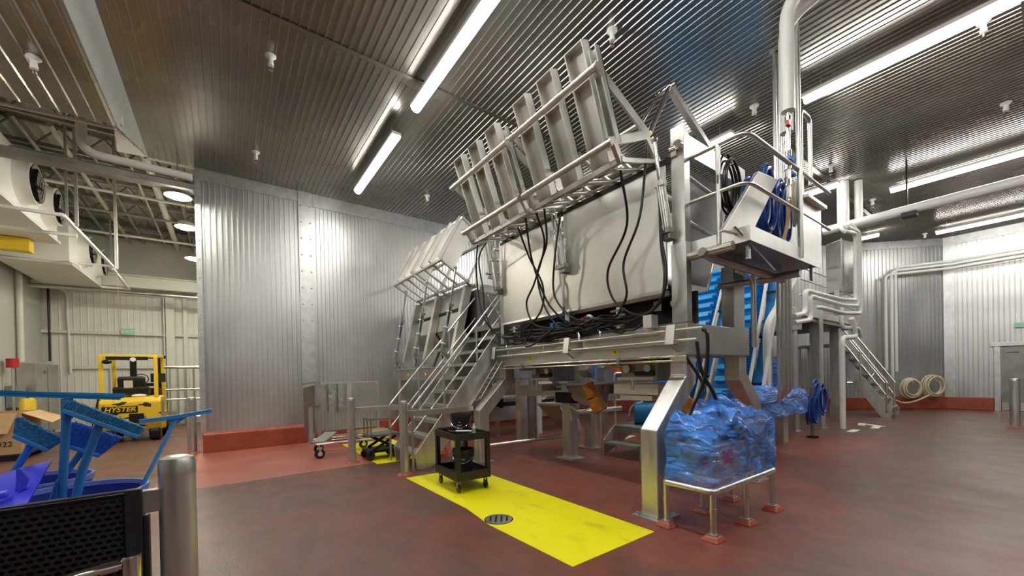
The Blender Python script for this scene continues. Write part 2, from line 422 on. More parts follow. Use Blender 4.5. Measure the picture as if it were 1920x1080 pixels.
# right side: diagonal wall and right wall
CR = V((22.0, 2.45, 0)); DG = V((-0.72, 0.70, 0)).normalized()
NG = V((-0.70, -0.72, 0)).normalized()
def rb(a, d, ln, z0, z1, n, mt, nm, pitch=0.108): structure(ribbed(a, d, ln, z0, z1, n, pitch=pitch, depth=0.02).done(nm, mt, smooth=0))
rb(CR, DG, 12.9, 0.42, CH - 0.28, NG, 'wall_metal', 'wall_back', 0.13)
rb(CR + V((0, -14, 0)), (0, 1, 0), 14, 0.42, CH - 0.3, (-1, 0, 0), 'wall_metal', 'wall_right', 0.12)
structure(B().prism([CR + NG * 0.035, CR + DG * 12.9 + NG * 0.035, CR + DG * 12.9 - NG * 0.1, CR - NG * 0.1], (0, 0, 0.28)).xf(Matrix.Translation((0, 0, CH - 0.28)))
          .box((21.96, -11.5, CH - 0.3), (22.1, 2.4, CH)).box((21.93, 2.18, 0.42), (22.02, 2.46, CH)).done('trim_6', 'flashing', smooth=0))
structure(B().prism([CR + NG * 0.12, CR + DG * 12.9 + NG * 0.12, CR + DG * 12.9 - NG * 0.3, CR - NG * 0.3], (0, 0, 0.46))
          .box((21.88, 1.28, 0), (22.2, 2.5, 0.46)).box((21.88, -11.5, 0), (22.2, -0.2, 0.46)).done('baseboard_back', 'red_kerb', smooth=0, bevel=0.02))
structure(B().box((22.1, -12, 0), (22.3, 2.4, CH)).done('wall_right_core', 'flashing', smooth=0))
structure(B().prism([CR - NG * 0.12, CR + DG * 13.2 - NG * 0.12, CR + DG * 13.2 - NG * 0.3, CR - NG * 0.3], (0, 0, CH)).done('wall_back_core', 'flashing', smooth=0))
# door in the right wall
d = B().box((21.9, -0.2, 0), (22.06, -0.12, 2.4)).box((21.9, 1.12, 0), (22.06, 1.27, 2.4)).box((21.88, -0.3, 2.26), (22.07, 1.34, 2.4)).done('door_1', 'flashing', smooth=0, bevel=0.008); structure(d)
B().box((21.97, -0.1, 0.02), (22.02, 1.1, 2.25)).done('door_leaf', 'steel_dark', d, smooth=0)
B().box((21.9, 0.72, 2.05), (21.98, 1.0, 2.13)).done('door_closer', 'steel_dark', d, smooth=0)
B().box((21.94, -0.1, 0.02), (21.975, 1.1, 0.3)).done('kick_plate', 'steel', d, smooth=0)

# rear and near shell of the hall (behind the camera, closes the room)
structure(ribbed((-9, -11.8, 0), (1, 0, 0), 31, 0, CH, (0, 1, 0), pitch=0.2).done('wall_near', 'wall_metal', smooth=0))
structure(B().box((-9.2, -12, 0), (-9, 20, 7.6)).done('wall_side', 'white_block', smooth=0))

# old building beyond: block wall, corrugated far wall, roof deck and joists
structure(B().box((-5.1, 10.6, 0), (-4.9, 20.0, 7.4)).done('wall_outer', 'white_block', smooth=0))
structure(ribbed((-5.0, 20.0, 0), (1, 0, 0), 5.2, 0.0, 5.3, (0, -1, 0), pitch=0.17, depth=0.02).done('wall_far', 'white_paint', smooth=0))
structure(B().box((-5.0, 20.04, 0), (0.2, 20.2, 7.4)).done('wall_far_core', 'block_paint', smooth=0))
structure(B().box((-0.25, 11.64, 0), (-0.1, 20.2, 7.4)).done('wall_inner', 'block_paint', smooth=0))
structure(B().box((-9, 9.2, 5.95), (-1.3, 9.3, 7.5)).box((-1.3, 11.4, CH), (0, 11.5, 7.5)).box((-1.35, 9.2, CH), (-1.25, 11.5, 7.5)).done('wall_upper', 'block_paint', smooth=0))
structure(ribbed((-9.0, 9.2, 7.4), (1, 0, 0), 9.1, 0, 0, (0, 0, -1), vertical=(0, 11, 0), pitch=0.2, depth=0.05).done('ceiling_old', 'roof_deck', smooth=0))
structure(B().box((-9, 20, 0), (-5, 20.2, 7.4)).done('wall_far_side', 'block_paint', smooth=0))
# ------------------------------------------------------------------ lamps
def strip_lamp(x, y0, y1, label, z=6.13, CH=6.43, group='fluorescent strip lights under the silver ceiling'):
    t = thing('strip_light', label, 'ceiling light', (x, (y0 + y1) / 2, z), group)
    B().box((x - 0.085, y0, z + 0.03), (x + 0.085, y1, z + 0.085)).done('housing', 'white_plastic', t, smooth=0)
    n = 8; pr = [(x + 0.085 * math.cos(math.pi * i / n), y0 + 0.02, z + 0.03 - 0.085 * math.sin(math.pi * i / n)) for i in range(n + 1)]
    B().prism(pr, (0, y1 - y0 - 0.04, 0)).done('lens', 'tube_glow', t)
    for y in (y0 + 0.25, y1 - 0.25):
        B().tube([(x, y, z + 0.08), (x, y, CH)], 0.006, 6).done('hanger', 'steel_tube', t)
    return t
for args in [(2.70, 7.25, 9.95, 'far short strip light of the left row, seen beyond the near one'),
             (2.70, 3.2, 6.36, 'long strip light crossing the top middle of the photo'),
             (2.70, -0.6, 3.15, 'near continuation of the left strip light row overhead'),
             (2.70, -6.0, -2.2, 'strip light of the left row behind the photographer'),
             (8.0, -0.6, 2.48, 'brightest long strip light in the upper right corner'),
             (8.0, -6.0, -1.2, 'strip light of the second row behind the photographer'),
             (8.0, 3.62, 4.75, 'short strip light seen just behind the platform railing'),
             (8.0, 6.2, 9.4, 'strip light of the second row hidden above the far machine'),
             (13.9, -1.8, 2.47, 'strip light at the right edge below the brightest one'),
             (12.3, 3.1, 4.6, 'small strip light seen behind the hoses right of the platform'),
             (19.6, -2.0, 2.36, 'lowest strip light on the right, just above the right wall'),
             (-2.9, 4.4, 7.2, 'strip light over the upper left ceiling bay', 5.6, 5.9),
             (-2.9, 0.4, 3.2, 'strip light of the left bay above the brooms', 5.6, 5.9)]:
    strip_lamp(*args)
strip_lamp(18.1, 3.5, 4.05, 'short strip light low above the white pipes near the corner wall')
for y in (10.7, 13.1, 16.3):
    t = thing('bay_light', {10.7: 'nearest', 13.1: 'middle', 16.3: 'farthest'}[y] + ' of the three round lamps glowing beside the silver wall edge', 'ceiling light', (-0.72, y, 5.7), 'round lamps in the old hall')
    if y == 10.7: t.location.y = 11.0; WL[t] = V((-0.72, 11.0, 5.7)); y = 11.0
    B().lathe([(0.0, 5.70), (0.14, 5.70), (0.22, 5.60), (0.23, 5.56)], (-0.72, y, 0)).done('shade', 'grey_plastic', t)
    B().lathe([(0.0, 5.50), (0.12, 5.52), (0.20, 5.57), (0.0, 5.58)], (-0.72, y, 0)).done('lens', 'bay_glow', t)
    B().tube([(-0.72, y, 5.7), (-0.72, y, 7.4)], 0.01, 6).done('hanger', 'roof_steel', t)

# sprinkler heads hanging from the ceiling
def sprinkler(loc, label):
    x, y, z = loc; CH = z or 6.43
    t = thing('sprinkler', label, 'sprinkler', (x, y, CH), 'white sprinkler heads on the ceiling')
    b = B().lathe([(0, 0), (0.07, 0), (0.075, -0.02), (0.06, -0.035), (0.035, -0.05), (0.035, -0.11), (0.04, -0.12), (0.04, -0.16), (0, -0.165)], (x, y, CH), 16)
    b.done('sleeve', 'white_plastic', t)
    B().cyl((x, y, CH - 0.16), (x, y, CH - 0.22), 0.012, n=8).cyl((x, y, CH - 0.225), (x, y, CH - 0.232), 0.03, n=10).done('nozzle', 'chrome', t)
for l, s in [((-1.93, 7.85, 5.9), 'white sprinkler head in the upper left corner of the photo'), ((0.65, 6.83, 0), 'white sprinkler head on the brown ceiling left of the strip lights'),
             ((0.63, 9.9, 0), 'small white sprinkler head above the left silver wall'), ((4.5, 3.64, 0), 'white sprinkler head right of the highest steel chute'),
             ((8.7, 0.56, 0), 'white sprinkler head under the brightest strip light'), ((4.45, 9.8, 0), 'small white sprinkler head above the far tilted lid'),
             ((11.7, 0.5, 0), 'sprinkler head near the right edge on dark ceiling'), ((11.7, 3.1, 0), 'white sprinkler head right of the bent steel tube'),
             ((15.1, 3.05, 0), 'distant white sprinkler head above the big white pipe'), ((20.6, 2.75, 0), 'farthest white sprinkler head before the corner wall'),
             ((7.9, 3.2, 0), 'white sprinkler head hanging behind the platform handrail corner')]:
    sprinkler(l, s)

# ------------------------------------------------------------------ machine 1
X0, X1, Y0, Y1 = 4.32, 5.9, 2.5, 6.45
M1 = thing('hopper_machine', 'large stainless twin hopper machine on splayed legs with raised chutes', 'machine', (5.1, 4.5, 0))
# main beams (box with chamfered upper ledge)
def beam_x(x):
    return B().prism([(x, Y0, 1.80), (x + 0.22, Y0, 1.80), (x + 0.22, Y0, 2.14), (x + 0.09, Y0, 2.20), (x, Y0, 2.16)], (0, Y1 - Y0, 0))
beam_x(X0).done('beam', 'steel', M1, bevel=0.006)
B().box((X0 + 0.002, Y0 + 0.002, 1.81), (X1, Y0 + 0.2, 2.17)).done('end_beam', 'steel', M1, bevel=0.006)
B().box((X1 - 0.22, Y0 + 0.2, 1.8), (X1, Y1, 2.17)).done('beam', 'steel', M1, bevel=0.006)
B().box((X0, Y1 - 0.2, 1.8), (X1, Y1, 2.16)).done('end_beam', 'steel', M1, bevel=0.006)
B().box((X0 + 0.02, Y0, 1.795), (X1 - 0.02, Y1 - 0.02, 1.81)).done('underside', 'brown_steel', M1, smooth=0)
# ledges on the front beam
B().box((X0 - 0.05, Y0 + 0.35, 2.06), (X0, Y1 - 0.05, 2.075)).box((X0 - 0.04, Y0 + 0.1, 1.93), (X0, Y1 - 0.05, 1.94)).box((X0 - 0.03, Y0 + 0.02, 1.80), (X0, Y1, 1.815)).done('ledge', 'steel', M1, smooth=0)
# legs: vertical foot, slanting shin, vertical shoulder
def leg(y, side):
    s = -1 if side < 0 else 1
    xa = X0 + 0.02 if s < 0 else X1 - 0.02     # outer face at the top
    sp_ = 0.60 if s < 0 else 0.44; zk = 0.0 if s < 0 else 0.16
    xb = xa + s * sp_                           # outer face at the foot
    w = 0.215
    o = [(xb, 0.02), (xb, 0.97 + zk), (xa, 1.56), (xa, 1.81)]
    i = [(xa - s * w, 1.81), (xa - s * w, 1.47), (xb - s * w, 0.88 + zk), (xb - s * w, 0.02)]
    poly = [(x, y, z) for x, z in o + i]
    return B().prism(poly, (0, 0.21, 0))
for y, sd, nm in ((2.53, -1, 0), (6.20, -1, 0), (2.53, 1, 0), (6.20, 1, 0)):
    l = leg(y, sd).done('leg', 'leg_steel', M1, smooth=0, bevel=0.012)
    s = -1 if sd < 0 else 1
    xb = (X0 + 0.02 - 0.6 if s < 0 else X1 - 0.02 + 0.44 - 0.215)
    B().box((xb - 0.09, y - 0.07, 0.0), (xb + 0.30, y + 0.28, 0.022)).done('base_plate', 'steel', l, smooth=0)
    bb = B()
    for dx, dy in ((-0.05, -0.03), (0.26, -0.03), (-0.05, 0.24), (0.26, 0.24)): bb.cyl((xb + dx, y + dy, 0.02), (xb + dx, y + dy, 0.05), 0.014, n=8)
    bb.done('anchor_bolts', 'chrome', l)
# columns
for x, y in ((X0, 2.5), (X0 + 1.15, 2.5), (X0, 4.42), (X0, 6.2), (X1 - 0.2, 6.2)):
    w = 0.165 if y == 2.5 else 0.10
    zt = 4.32 if (y == 2.5 and x == X0) else (3.0 if x == X0 + 1.15 else 4.15)
    b = B().box((x, y, 2.16), (x + (0.12 if x == X0 else 0.3), y + w, zt))
    b.done('column', 'steel', M1, smooth=0, bevel=0.006)
B().prism([(X0, 2.5, 4.30), (X0 + 0.12, 2.5, 4.30), (X0 + 0.12, 2.5, 4.36), (X0, 2.5, 4.47)], (0, 0.165, 0)).done('column_cap', 'steel', M1, smooth=0)
B().box((X0 - 0.008, 2.49, 2.18), (X0 + 0.1, 2.68, 3.10)).done('column_sleeve', 'steel', M1, smooth=0, bevel=0.004)
# end beams at the top and hopper end
B().box((X0 + 0.12, 2.5, 4.12), (X1 - 0.05, 2.56, 4.36)).box((X0 + 0.12, 2.5, 4.34), (X1 - 0.05, 2.72, 4.36)).done('top_beam', 'panel_steel', M1, smooth=0)
B().plate([(X0 + 0.12, 2.70, 4.14), (X1 - 0.05, 2.70, 4.14), (X1 - 0.55, 2.80, 2.75), (X0 + 0.4, 2.80, 2.75)], 0.02).done('hopper_end', 'steel_dark', M1, smooth=0)
B().plate([(X0 + 0.12, 6.25, 4.14), (X1 - 0.05, 6.25, 4.14), (X1 - 0.55, 6.15, 2.75), (X0 + 0.4, 6.15, 2.75)], 0.02).done('hopper_end', 'steel_dark', M1, smooth=0)
B().plate([(X1 - 0.05, 2.7, 4.14), (X1 - 0.05, 6.25, 4.14), (X1 - 0.5, 6.2, 2.7), (X1 - 0.5, 2.8, 2.7)], 0.02).done('hopper_back', 'steel', M1, smooth=0)
B().plate([(X0 + 0.14, 2.8, 2.7), (X0 + 0.14, 6.2, 2.7), (X1 - 0.6, 6.0, 2.55), (X1 - 0.6, 3.0, 2.55)], 0.02).done('hopper_floor', 'steel_dark', M1, smooth=0)
# the two big front panels with lower returns
def panel(ya, yb, za_near, zb_near, za_far, zb_far):
    x = X0 + 0.02
    b = B().plate([(x, ya, za_near), (x, yb, za_far), (x, yb, zb_far), (x, ya, zb_near)], -0.02)
    return b
pn = panel(2.74, 4.47, 2.60, 4.10, 2.60, 4.10).done('hopper_panel', 'panel_steel', M1, smooth=0, bevel=0.006)
B().prism([(X0 - 0.02, 2.78, 2.56), (X0 + 0.1, 2.78, 2.53), (X0 + 0.1, 2.78, 2.59), (X0 - 0.01, 2.78, 2.60)], (0, 1.69, 0)).done('lower_lip', 'steel_tube', pn, smooth=0)
pn = panel(4.56, 6.19, 2.60, 4.10, 2.56, 4.10).done('hopper_panel', 'panel_steel', M1, smooth=0, bevel=0.006)
B().prism([(X0 - 0.02, 4.56, 2.56), (X0 + 0.1, 4.56, 2.53), (X0 + 0.1, 4.56, 2.59), (X0 - 0.01, 4.56, 2.60)], (0, 1.63, 0)).done('lower_lip', 'steel_tube', pn, smooth=0)
B().box((X0 - 0.01, 2.66, 4.09), (X0 + 0.05, 6.25, 4.15)).done('top_channel', 'black_metal', M1, smooth=0)
B().box((X0 + 0.0, 2.66, 4.15), (X0 + 0.12, 6.25, 4.165)).done('top_flange', 'chrome', M1, smooth=0)
B().box((X0 + 0.40, 2.6, 2.18), (X0 + 0.44, 6.2, 2.60)).done('recess_shade_back', 'black_metal', M1, smooth=0)  # black sheet behind the hoses; the recess shade is put into its colour
# pipes along the beam
for z, x, r, ya, yb in ((2.08, 4.20, 0.017, 2.25, 6.3), (1.96, 4.20, 0.017, 2.32, 6.36), (1.78, 4.21, 0.014, 2.45, 6.05), (1.73, 4.22, 0.014, 2.62, 6.2)):
    B().tube([(x, ya, z), (x, yb, z)], r, 10).done('pipe', 'steel_tube' if z > 1.9 else 'chrome', M1)
B().tube(fillet([(4.22, 6.1, 1.735), (4.22, 6.45, 1.735), (4.22, 6.45, 1.4)], 0.1), 0.014, 8).done('pipe', 'chrome', M1)
for y in (2.62, 4.34, 6.33):
    B().plate([(4.14, y - 0.055, 1.92), (4.14, y + 0.055, 1.92), (4.18, y + 0.055, 2.15), (4.18, y - 0.055, 2.15)], 0.01).bar((4.15, y, 1.93), (4.32, y, 1.84), 0.03, 0.01).done('pipe_bracket', 'steel', M1, smooth=0)
for y in (3.4, 5.5):
    B().box((4.19, y - 0.02, 1.71), (4.235, y + 0.02, 1.80)).done('pipe_clamp', 'steel_dark', M1, smooth=0)
for y in (4.00, 4.9, 5.9):
    b = B().tube([(4.2, y, 1.96), (4.2, y, 2.08)], 0.012, 8).cyl((4.2, y, 1.995), (4.2, y, 2.045), 0.02, n=10); b.done('pipe_fitting', 'chrome', M1)
for y, z in ((3.70, 2.09), (4.10, 2.09), (5.95, 2.09)):
    v = B().tube([(4.2, y, z), (4.22, y + 0.03, z + 0.16)], 0.012, 8).cyl((4.205, y, z + 0.03), (4.21, y + 0.01, z + 0.09), 0.022, n=10).done('valve', 'chrome', M1)
    B().bar((4.2, y + 0.03, z + 0.10), (4.2, y + 0.05, z + 0.22), 0.014, 0.014).done('handle', 'blue_tool', v, smooth=0)
# junction box, manifolds under the panels
B().box((4.16, 2.86, 2.14), (4.30, 2.98, 2.30)).done('junction_box', 'panel_steel', M1, smooth=0, bevel=0.005)
for y in (3.42, 5.75):
    b = B().box((4.24, y - 0.03, 2.2), (4.30, y + 0.03, 2.48)).done('manifold', 'steel_tube', M1, smooth=0)
    for k in range(4): B().tube([(4.24, y - 0.12, 2.24 + 0.065 * k), (4.24, y + 0.12, 2.24 + 0.065 * k)], 0.014, 8).done('fitting', 'chrome', b)
for y, c in ((4.72, 'blue_tool'), (4.60, 'blue_tool'), (4.05, 'red_plastic')):
    B().box((4.22, y - 0.03, 2.36), (4.29, y + 0.03, 2.42)).done('connector', c, M1, smooth=0)
B().box((4.25, 4.05, 2.24), (4.3, 4.5, 2.4)).box((4.25, 5.0, 2.24), (4.3, 5.5, 2.38)).done('valve_block', 'black_metal', M1, smooth=0)
B().lathe([(0, 0), (0.07, 0), (0.09, 0.03), (0.07, 0.07), (0, 0.08)], (0, 0, 0), 16).xf(Matrix.Translation((4.24, 3.95, 2.36)) @ Matrix.Rotation(math.radians(70), 4, 'Y')).done('pressure_switch', 'steel', M1)
# number tags
for y, n in ((5.41, '3'), (3.54, '4')):
    g = B().box((4.316, y - 0.045, 1.85), (4.318, y + 0.045, 1.92)).done('number_tag', 'yellow_tag', M1, smooth=0)
    text('numeral', n, 0.06, frame((4.3125, y, 1.885), (0, -1, 0), (0, 0, 1)), 'ink', g)

# raised chute racks (two lids), leaning over the front
def chute_rack(ya, yb, chutes):
    P = B().tube([(3.25, ya, 4.86), (3.25, yb, 4.86)], 0.038, 16).done('chute_rack', 'steel_tube', M1)
    B().tube([(3.46, ya, 4.13), (3.46, yb, 4.13)], 0.036, 16).done('lower_rail', 'steel_tube', P)
    B().bar((3.66, ya, 4.0), (3.66, yb, 4.0), 0.05, 0.07).done('edge_rail', 'steel', P, smooth=0, bevel=0.004)
    for y in (ya, yb):
        yy = y + (0.04 if y == ya else -0.04)
        B().bar((3.25, yy, 4.90), (4.17, yy, 4.46), 0.03, 0.11, up=(0.43, 0, 0.9)).done('side_brace', 'steel', P, smooth=0, bevel=0.004)
        B().bar((3.44, yy, 4.13), (4.17, yy, 4.46), 0.03, 0.10, up=(-0.4, 0, 0.9)).done('side_brace', 'steel', P, smooth=0, bevel=0.004)
        B().bar((3.52, yy, 4.18), (3.66, yy, 3.97), 0.05, 0.07).done('side_plate', 'steel', P, smooth=0)
        B().bar((4.10, yy, 4.48), (4.40, yy, 4.17), 0.03, 0.09).done('hinge_arm', 'steel', P, smooth=0, bevel=0.004)
        B().bar((3.66, yy, 4.0), (4.40, yy, 4.2), 0.04, 0.05).done('lower_arm', 'steel', P, smooth=0)
    # upright channel at the near end
    u = V((-0.3375, 0, 0.9413)); n = V((-0.9413, 0, -0.3375))
    def chan(y0, y1, z0, z1, depth, mt, nm, cap):
        b = B(); base = V((3.36, 0, 4.50)); off = 0.085
        def pt(y, z, q):
            p = base + u * ((z - 4.50) / u.z) - n * (off + q); return V((p.x, y, p.z))
        t = 0.012
        for a0, a1, q0, q1 in ((y0, y1, depth - t, depth), (y0, y0 + t, 0, depth), (y1 - t, y1, 0, depth)):
            b.add([pt(a0, z0, q0), pt(a1, z0, q0), pt(a1, z0, q1), pt(a0, z0, q1), pt(a0, z1, q0), pt(a1, z1, q0), pt(a1, z1, q1), pt(a0, z1, q1)],
                  [(3, 2, 1, 0), (4, 5, 6, 7), (0, 1, 5, 4), (1, 2, 6, 5), (2, 3, 7, 6), (3, 0, 4, 7)])
        if cap:
            ya_, yb_, db = y0 + t * 0.9, y1 - t * 0.9, depth - t * 0.9
            b.add([pt(ya_, z1 - t, 0.001), pt(yb_, z1 - t, 0.001), pt(yb_, z1 - t, db), pt(ya_, z1 - t, db), pt(ya_, z1 - 0.001, 0.001), pt(yb_, z1 - 0.001, 0.001), pt(yb_, z1 - 0.001, db), pt(ya_, z1 - 0.001, db)],
                  [(3, 2, 1, 0), (4, 5, 6, 7), (0, 1, 5, 4), (1, 2, 6, 5), (2, 3, 7, 6), (3, 0, 4, 7)])
            zc = 4.86                                   # a stiffener across the mouth beside the upper rail
            b.add([pt(ya_, zc - 0.02, 0.02), pt(yb_, zc - 0.02, 0.02), pt(yb_, zc - 0.02, db), pt(ya_, zc - 0.02, db), pt(ya_, zc, 0.02), pt(yb_, zc, 0.02), pt(yb_, zc, db), pt(ya_, zc, db)],
                  [(3, 2, 1, 0), (4, 5, 6, 7), (0, 1, 5, 4), (1, 2, 6, 5), (2, 3, 7, 6), (3, 0, 4, 7)])
        return b.done(nm, mt, P, smooth=0)
    for a, b_ in chutes: chan(a, b_, 3.92, 5.20, 0.13, 'panel_steel', 'chute', True)
    chan(ya + 0.02, ya + 0.12, 4.13, 5.06, 0.08, 'steel', 'upright', False)
    # tubes back to the hinge line
    k = 4
    for i in range(k):
        y = ya + 0.25 + (yb - ya - 0.5) * i / (k - 1)
        B().tube([(3.68, y, 3.98), (4.42, y, 4.20)], 0.03, 10).done('support_arm', 'steel_tube', P)
        B().bar((3.80, y + 0.16, 4.40), (4.42, y + 0.16, 4.22), 0.05, 0.03).done('inner_slat', 'panel_steel', P, smooth=0)
    B().tube([(4.30, ya + 0.05, 4.19), (4.30, yb - 0.05, 4.19)], 0.02, 10).done('hinge_rod', 'steel_tube', P)
    B().tube([(4.0, ya + 0.05, 4.52), (4.0, yb - 0.05, 4.52)], 0.025, 10).done('cross_tube', 'steel_tube', P)
chute_rack(2.83, 4.42, [(3.00, 3.27), (3.50, 3.77), (4.00, 4.27)])
chute_rack(4.50, 6.16, [(4.72, 4.98), (5.22, 5.48), (5.70, 5.96)])
# hydraulic cylinders
def cylinder(parent, top, mid, bot, rb=0.045, body='steel_tube', tie=True):
    top, mid, bot = V(top), V(mid), V(bot)
    c = B().cyl(mid, bot, rb, n=16).done('hydraulic_cylinder', body, parent)
    B().cyl(top, mid, rb * 0.5, n=12).done('piston_rod', 'chrome', c)
    d = (mid - top).normalized(); x = d.orthogonal().normalized(); y = d.cross(x)
    b = B().bar(mid - d * 0.03, mid + d * 0.03, rb * 2.4, rb * 2.4).bar(bot - d * 0.03, bot + d * 0.03, rb * 2.4, rb * 2.4)
    if tie:
        for sx in (-1, 1):
            for sy in (-1, 1): b.tube([mid + (x * sx + y * sy) * rb, bot + (x * sx + y * sy) * rb], 0.007, 6)
    b.done('end_cap', 'steel', c, smooth=0)
    B().ball(top, rb * 0.95, 12).cyl(top - x * rb * 1.4, top + x * rb * 1.4, rb * 0.5, n=10).done('clevis', 'chrome', c)
    return c
for y, yo in ((2.72, 0), (4.47, 0.04), (6.30, 0.02)):
    cylinder(M1, (4.08, y, 4.30), (4.16, y - 0.01, 3.80), (4.22, y - 0.05, 3.26))
    B().box((4.20, y - 0.10, 3.16), (4.34, y + 0.02, 3.26)).done('cylinder_bracket', 'steel_dark', M1, smooth=0)
cylinder(M1, (4.08, 4.56, 4.30), (4.18, 4.55, 3.80), (4.22, 4.52, 3.26))
for y in (2.62, 4.46, 6.2):
    t_ = B().box((X0 - 0.02, y - 0.04, 4.12), (X0 + 0.13, y + 0.04, 4.30)).done('pivot_block', 'steel', M1, smooth=0, bevel=0.01)
    B().cyl((X0 - 0.06, y - 0.07, 4.22), (X0 - 0.02, y - 0.07, 4.22), 0.055, n=18).cyl((X0 + 0.02, y - 0.085, 4.22), (X0 + 0.02, y + 0.05, 4.22), 0.055, n=18).done('bearing', 'chrome', t_)
# rear lid struts that rise above the top on the far side
pk = V((4.95, 3.05, 5.46))
B().bar(pk, (5.72, 2.9, 4.75), 0.09, 0.07).done('rear_strut', 'steel', M1, smooth=0, bevel=0.004)
B().bar((5.72, 2.9, 4.75), (5.8, 2.6, 4.3), 0.07, 0.07).done('rear_strut', 'steel', M1, smooth=0)
B().tube([pk, (4.22, 2.88, 4.50)], 0.034, 12).done('rear_rod', 'chrome', M1)
for o_ in (0.0, 0.06): B().tube([pk + V((-0.03, 0.1 + o_, 0.0)), (4.30, 3.05 + o_, 4.72)], 0.012, 8).done('rear_rod', 'chrome', M1)
B().ball(pk, 0.055, 12).cyl(pk - V((0, 0.09, 0)), pk + V((0, 0.2, 0)), 0.03, n=12).done('rear_pin', 'chrome', M1)
pk2 = V((4.95, 5.0, 5.0))
cylinder(M1, pk2, (4.75, 4.95, 4.65), (4.5, 4.9, 4.25), rb=0.035)
B().bar(pk2, (5.7, 4.9, 4.3), 0.07, 0.07).done('rear_strut', 'steel', M1, smooth=0)
for y in (3.3, 3.9, 4.6, 5.3, 5.9):
    B().bar((4.45, y, 4.20), (5.8, y + 0.1, 4.2), 0.05, 0.04).done('top_grate_bar', 'steel', M1, smooth=0)
# black hoses
def hose(parent, pts, r=0.013, mt='black_rubber', nm='hose', n=8): return B().tube(smooth_path(pts, 7), r, n).done(nm, mt, parent)
HX = 4.16
for pts in [[(3.75, 2.95, 3.95), (3.98, 3.05, 3.4), (4.06, 3.42, 2.95), (4.10, 3.4, 2.6), (4.15, 3.2, 2.38), (4.24, 3.0, 2.30)],
            [(4.12, 2.85, 4.30), (4.1, 2.95, 3.5), (4.10, 3.20, 3.0), (4.12, 3.18, 2.6), (4.18, 3.35, 2.4), (4.24, 3.45, 2.36)],
            [(4.16, 2.72, 3.78), (4.13, 2.69, 3.2), (4.12, 2.62, 2.75), (4.14, 2.72, 2.45), (4.22, 3.1, 2.28), (4.26, 3.6, 2.25)],
            [(4.19, 2.74, 3.70), (4.16, 2.71, 3.1), (4.14, 2.66, 2.7), (4.16, 2.78, 2.38), (4.22, 3.3, 2.24)],
            [(3.70, 4.42, 3.95), (4.0, 4.6, 3.6), (4.08, 4.95, 3.1), (4.1, 5.2, 2.8), (4.12, 5.05, 2.45), (4.2, 4.7, 2.32)],
            [(3.72, 4.7, 3.98), (4.02, 4.95, 3.5), (4.1, 4.8, 2.95), (4.1, 4.55, 2.6), (4.14, 4.2, 2.35), (4.24, 3.7, 2.28)],
            [(3.75, 4.3, 3.98), (4.0, 4.55, 3.6), (4.06, 4.85, 3.2), (4.1, 4.75, 2.7), (4.15, 4.5, 2.35), (4.2, 4.2, 2.24)],
            [(3.80, 5.0, 3.95), (4.02, 5.0, 3.5), (4.08, 4.75, 3.0), (4.1, 4.85, 2.6), (4.14, 5.4, 2.35), (4.22, 5.9, 2.3)],
            [(4.10, 4.35, 3.95), (4.06, 4.45, 3.3), (4.1, 4.50, 2.8), (4.14, 4.2, 2.45), (4.2, 3.9, 2.35)],
            [(4.1, 6.33, 4.2), (4.05, 6.6, 3.9), (4.06, 6.50, 3.3), (4.08, 6.45, 2.8), (4.12, 6.2, 2.4), (4.2, 5.8, 2.3)],
            [(3.72, 6.1, 3.95), (3.95, 6.55, 3.7), (4.03, 6.62, 3.2), (4.06, 6.5, 2.75), (4.12, 6.1, 2.35), (4.22, 5.5, 2.27)],
            [(4.14, 5.1, 2.4), (4.08, 5.25, 2.12), (4.06, 5.05, 2.08), (4.1, 4.8, 2.2), (4.2, 4.6, 2.35)],
            [(4.22, 5.6, 2.24), (4.16, 5.2, 2.3), (4.16, 4.8, 2.26), (4.18, 4.4, 2.25), (4.2, 3.9, 2.22), (4.2, 3.3, 2.26)],
            [(4.24, 5.9, 2.34), (4.2, 5.3, 2.36), (4.18, 4.7, 2.3), (4.2, 4.3, 2.28), (4.2, 3.7, 2.30), (4.24, 3.0, 2.34)],
            [(4.22, 6.1, 2.30), (4.18, 5.5, 2.24), (4.14, 5.0, 2.22), (4.15, 4.6, 2.24), (4.2, 4.1, 2.24)],
            [(4.22, 4.0, 2.42), (4.18, 3.7, 2.34), (4.18, 3.5, 2.30), (4.2, 3.2, 2.24)]]:
    hose(M1, pts, 0.0155)
rnd = random.Random(4)
for k in range(14):
    y0 = rnd.choice((2.95, 3.4, 3.45, 4.1, 4.6)); y1 = y0 + rnd.uniform(0.9, 2.0); n = 6; z = rnd.uniform(2.22, 2.42)
    hose(M1, [(rnd.uniform(4.17, 4.27), y0 + (y1 - y0) * j / n, z + rnd.uniform(-0.06, 0.05) - 0.05 * math.sin(math.pi * j / n)) for j in range(n + 1)], rnd.choice((0.011, 0.015, 0.018)))
# hoses dropping from the beam pipes to the wrapped drive
hose(M1, [(4.2, 2.25, 2.06), (4.2, 2.2, 1.98), (4.2, 2.22, 1.6), (4.18, 2.3, 1.35), (4.1, 2.35, 1.15), (4.0, 2.32, 0.98)], 0.02)
hose(M1, [(4.2, 2.32, 1.93), (4.22, 2.28, 1.6), (4.32, 2.2, 1.35), (4.32, 2.15, 1.15), (4.25, 2.05, 1.02)], 0.02)
hose(M1, [(4.35, 2.55, 1.8), (4.5, 2.4, 1.4), (4.3, 2.4, 1.15), (4.05, 2.38, 0.9), (4.0, 2.4, 0.7)], 0.018)
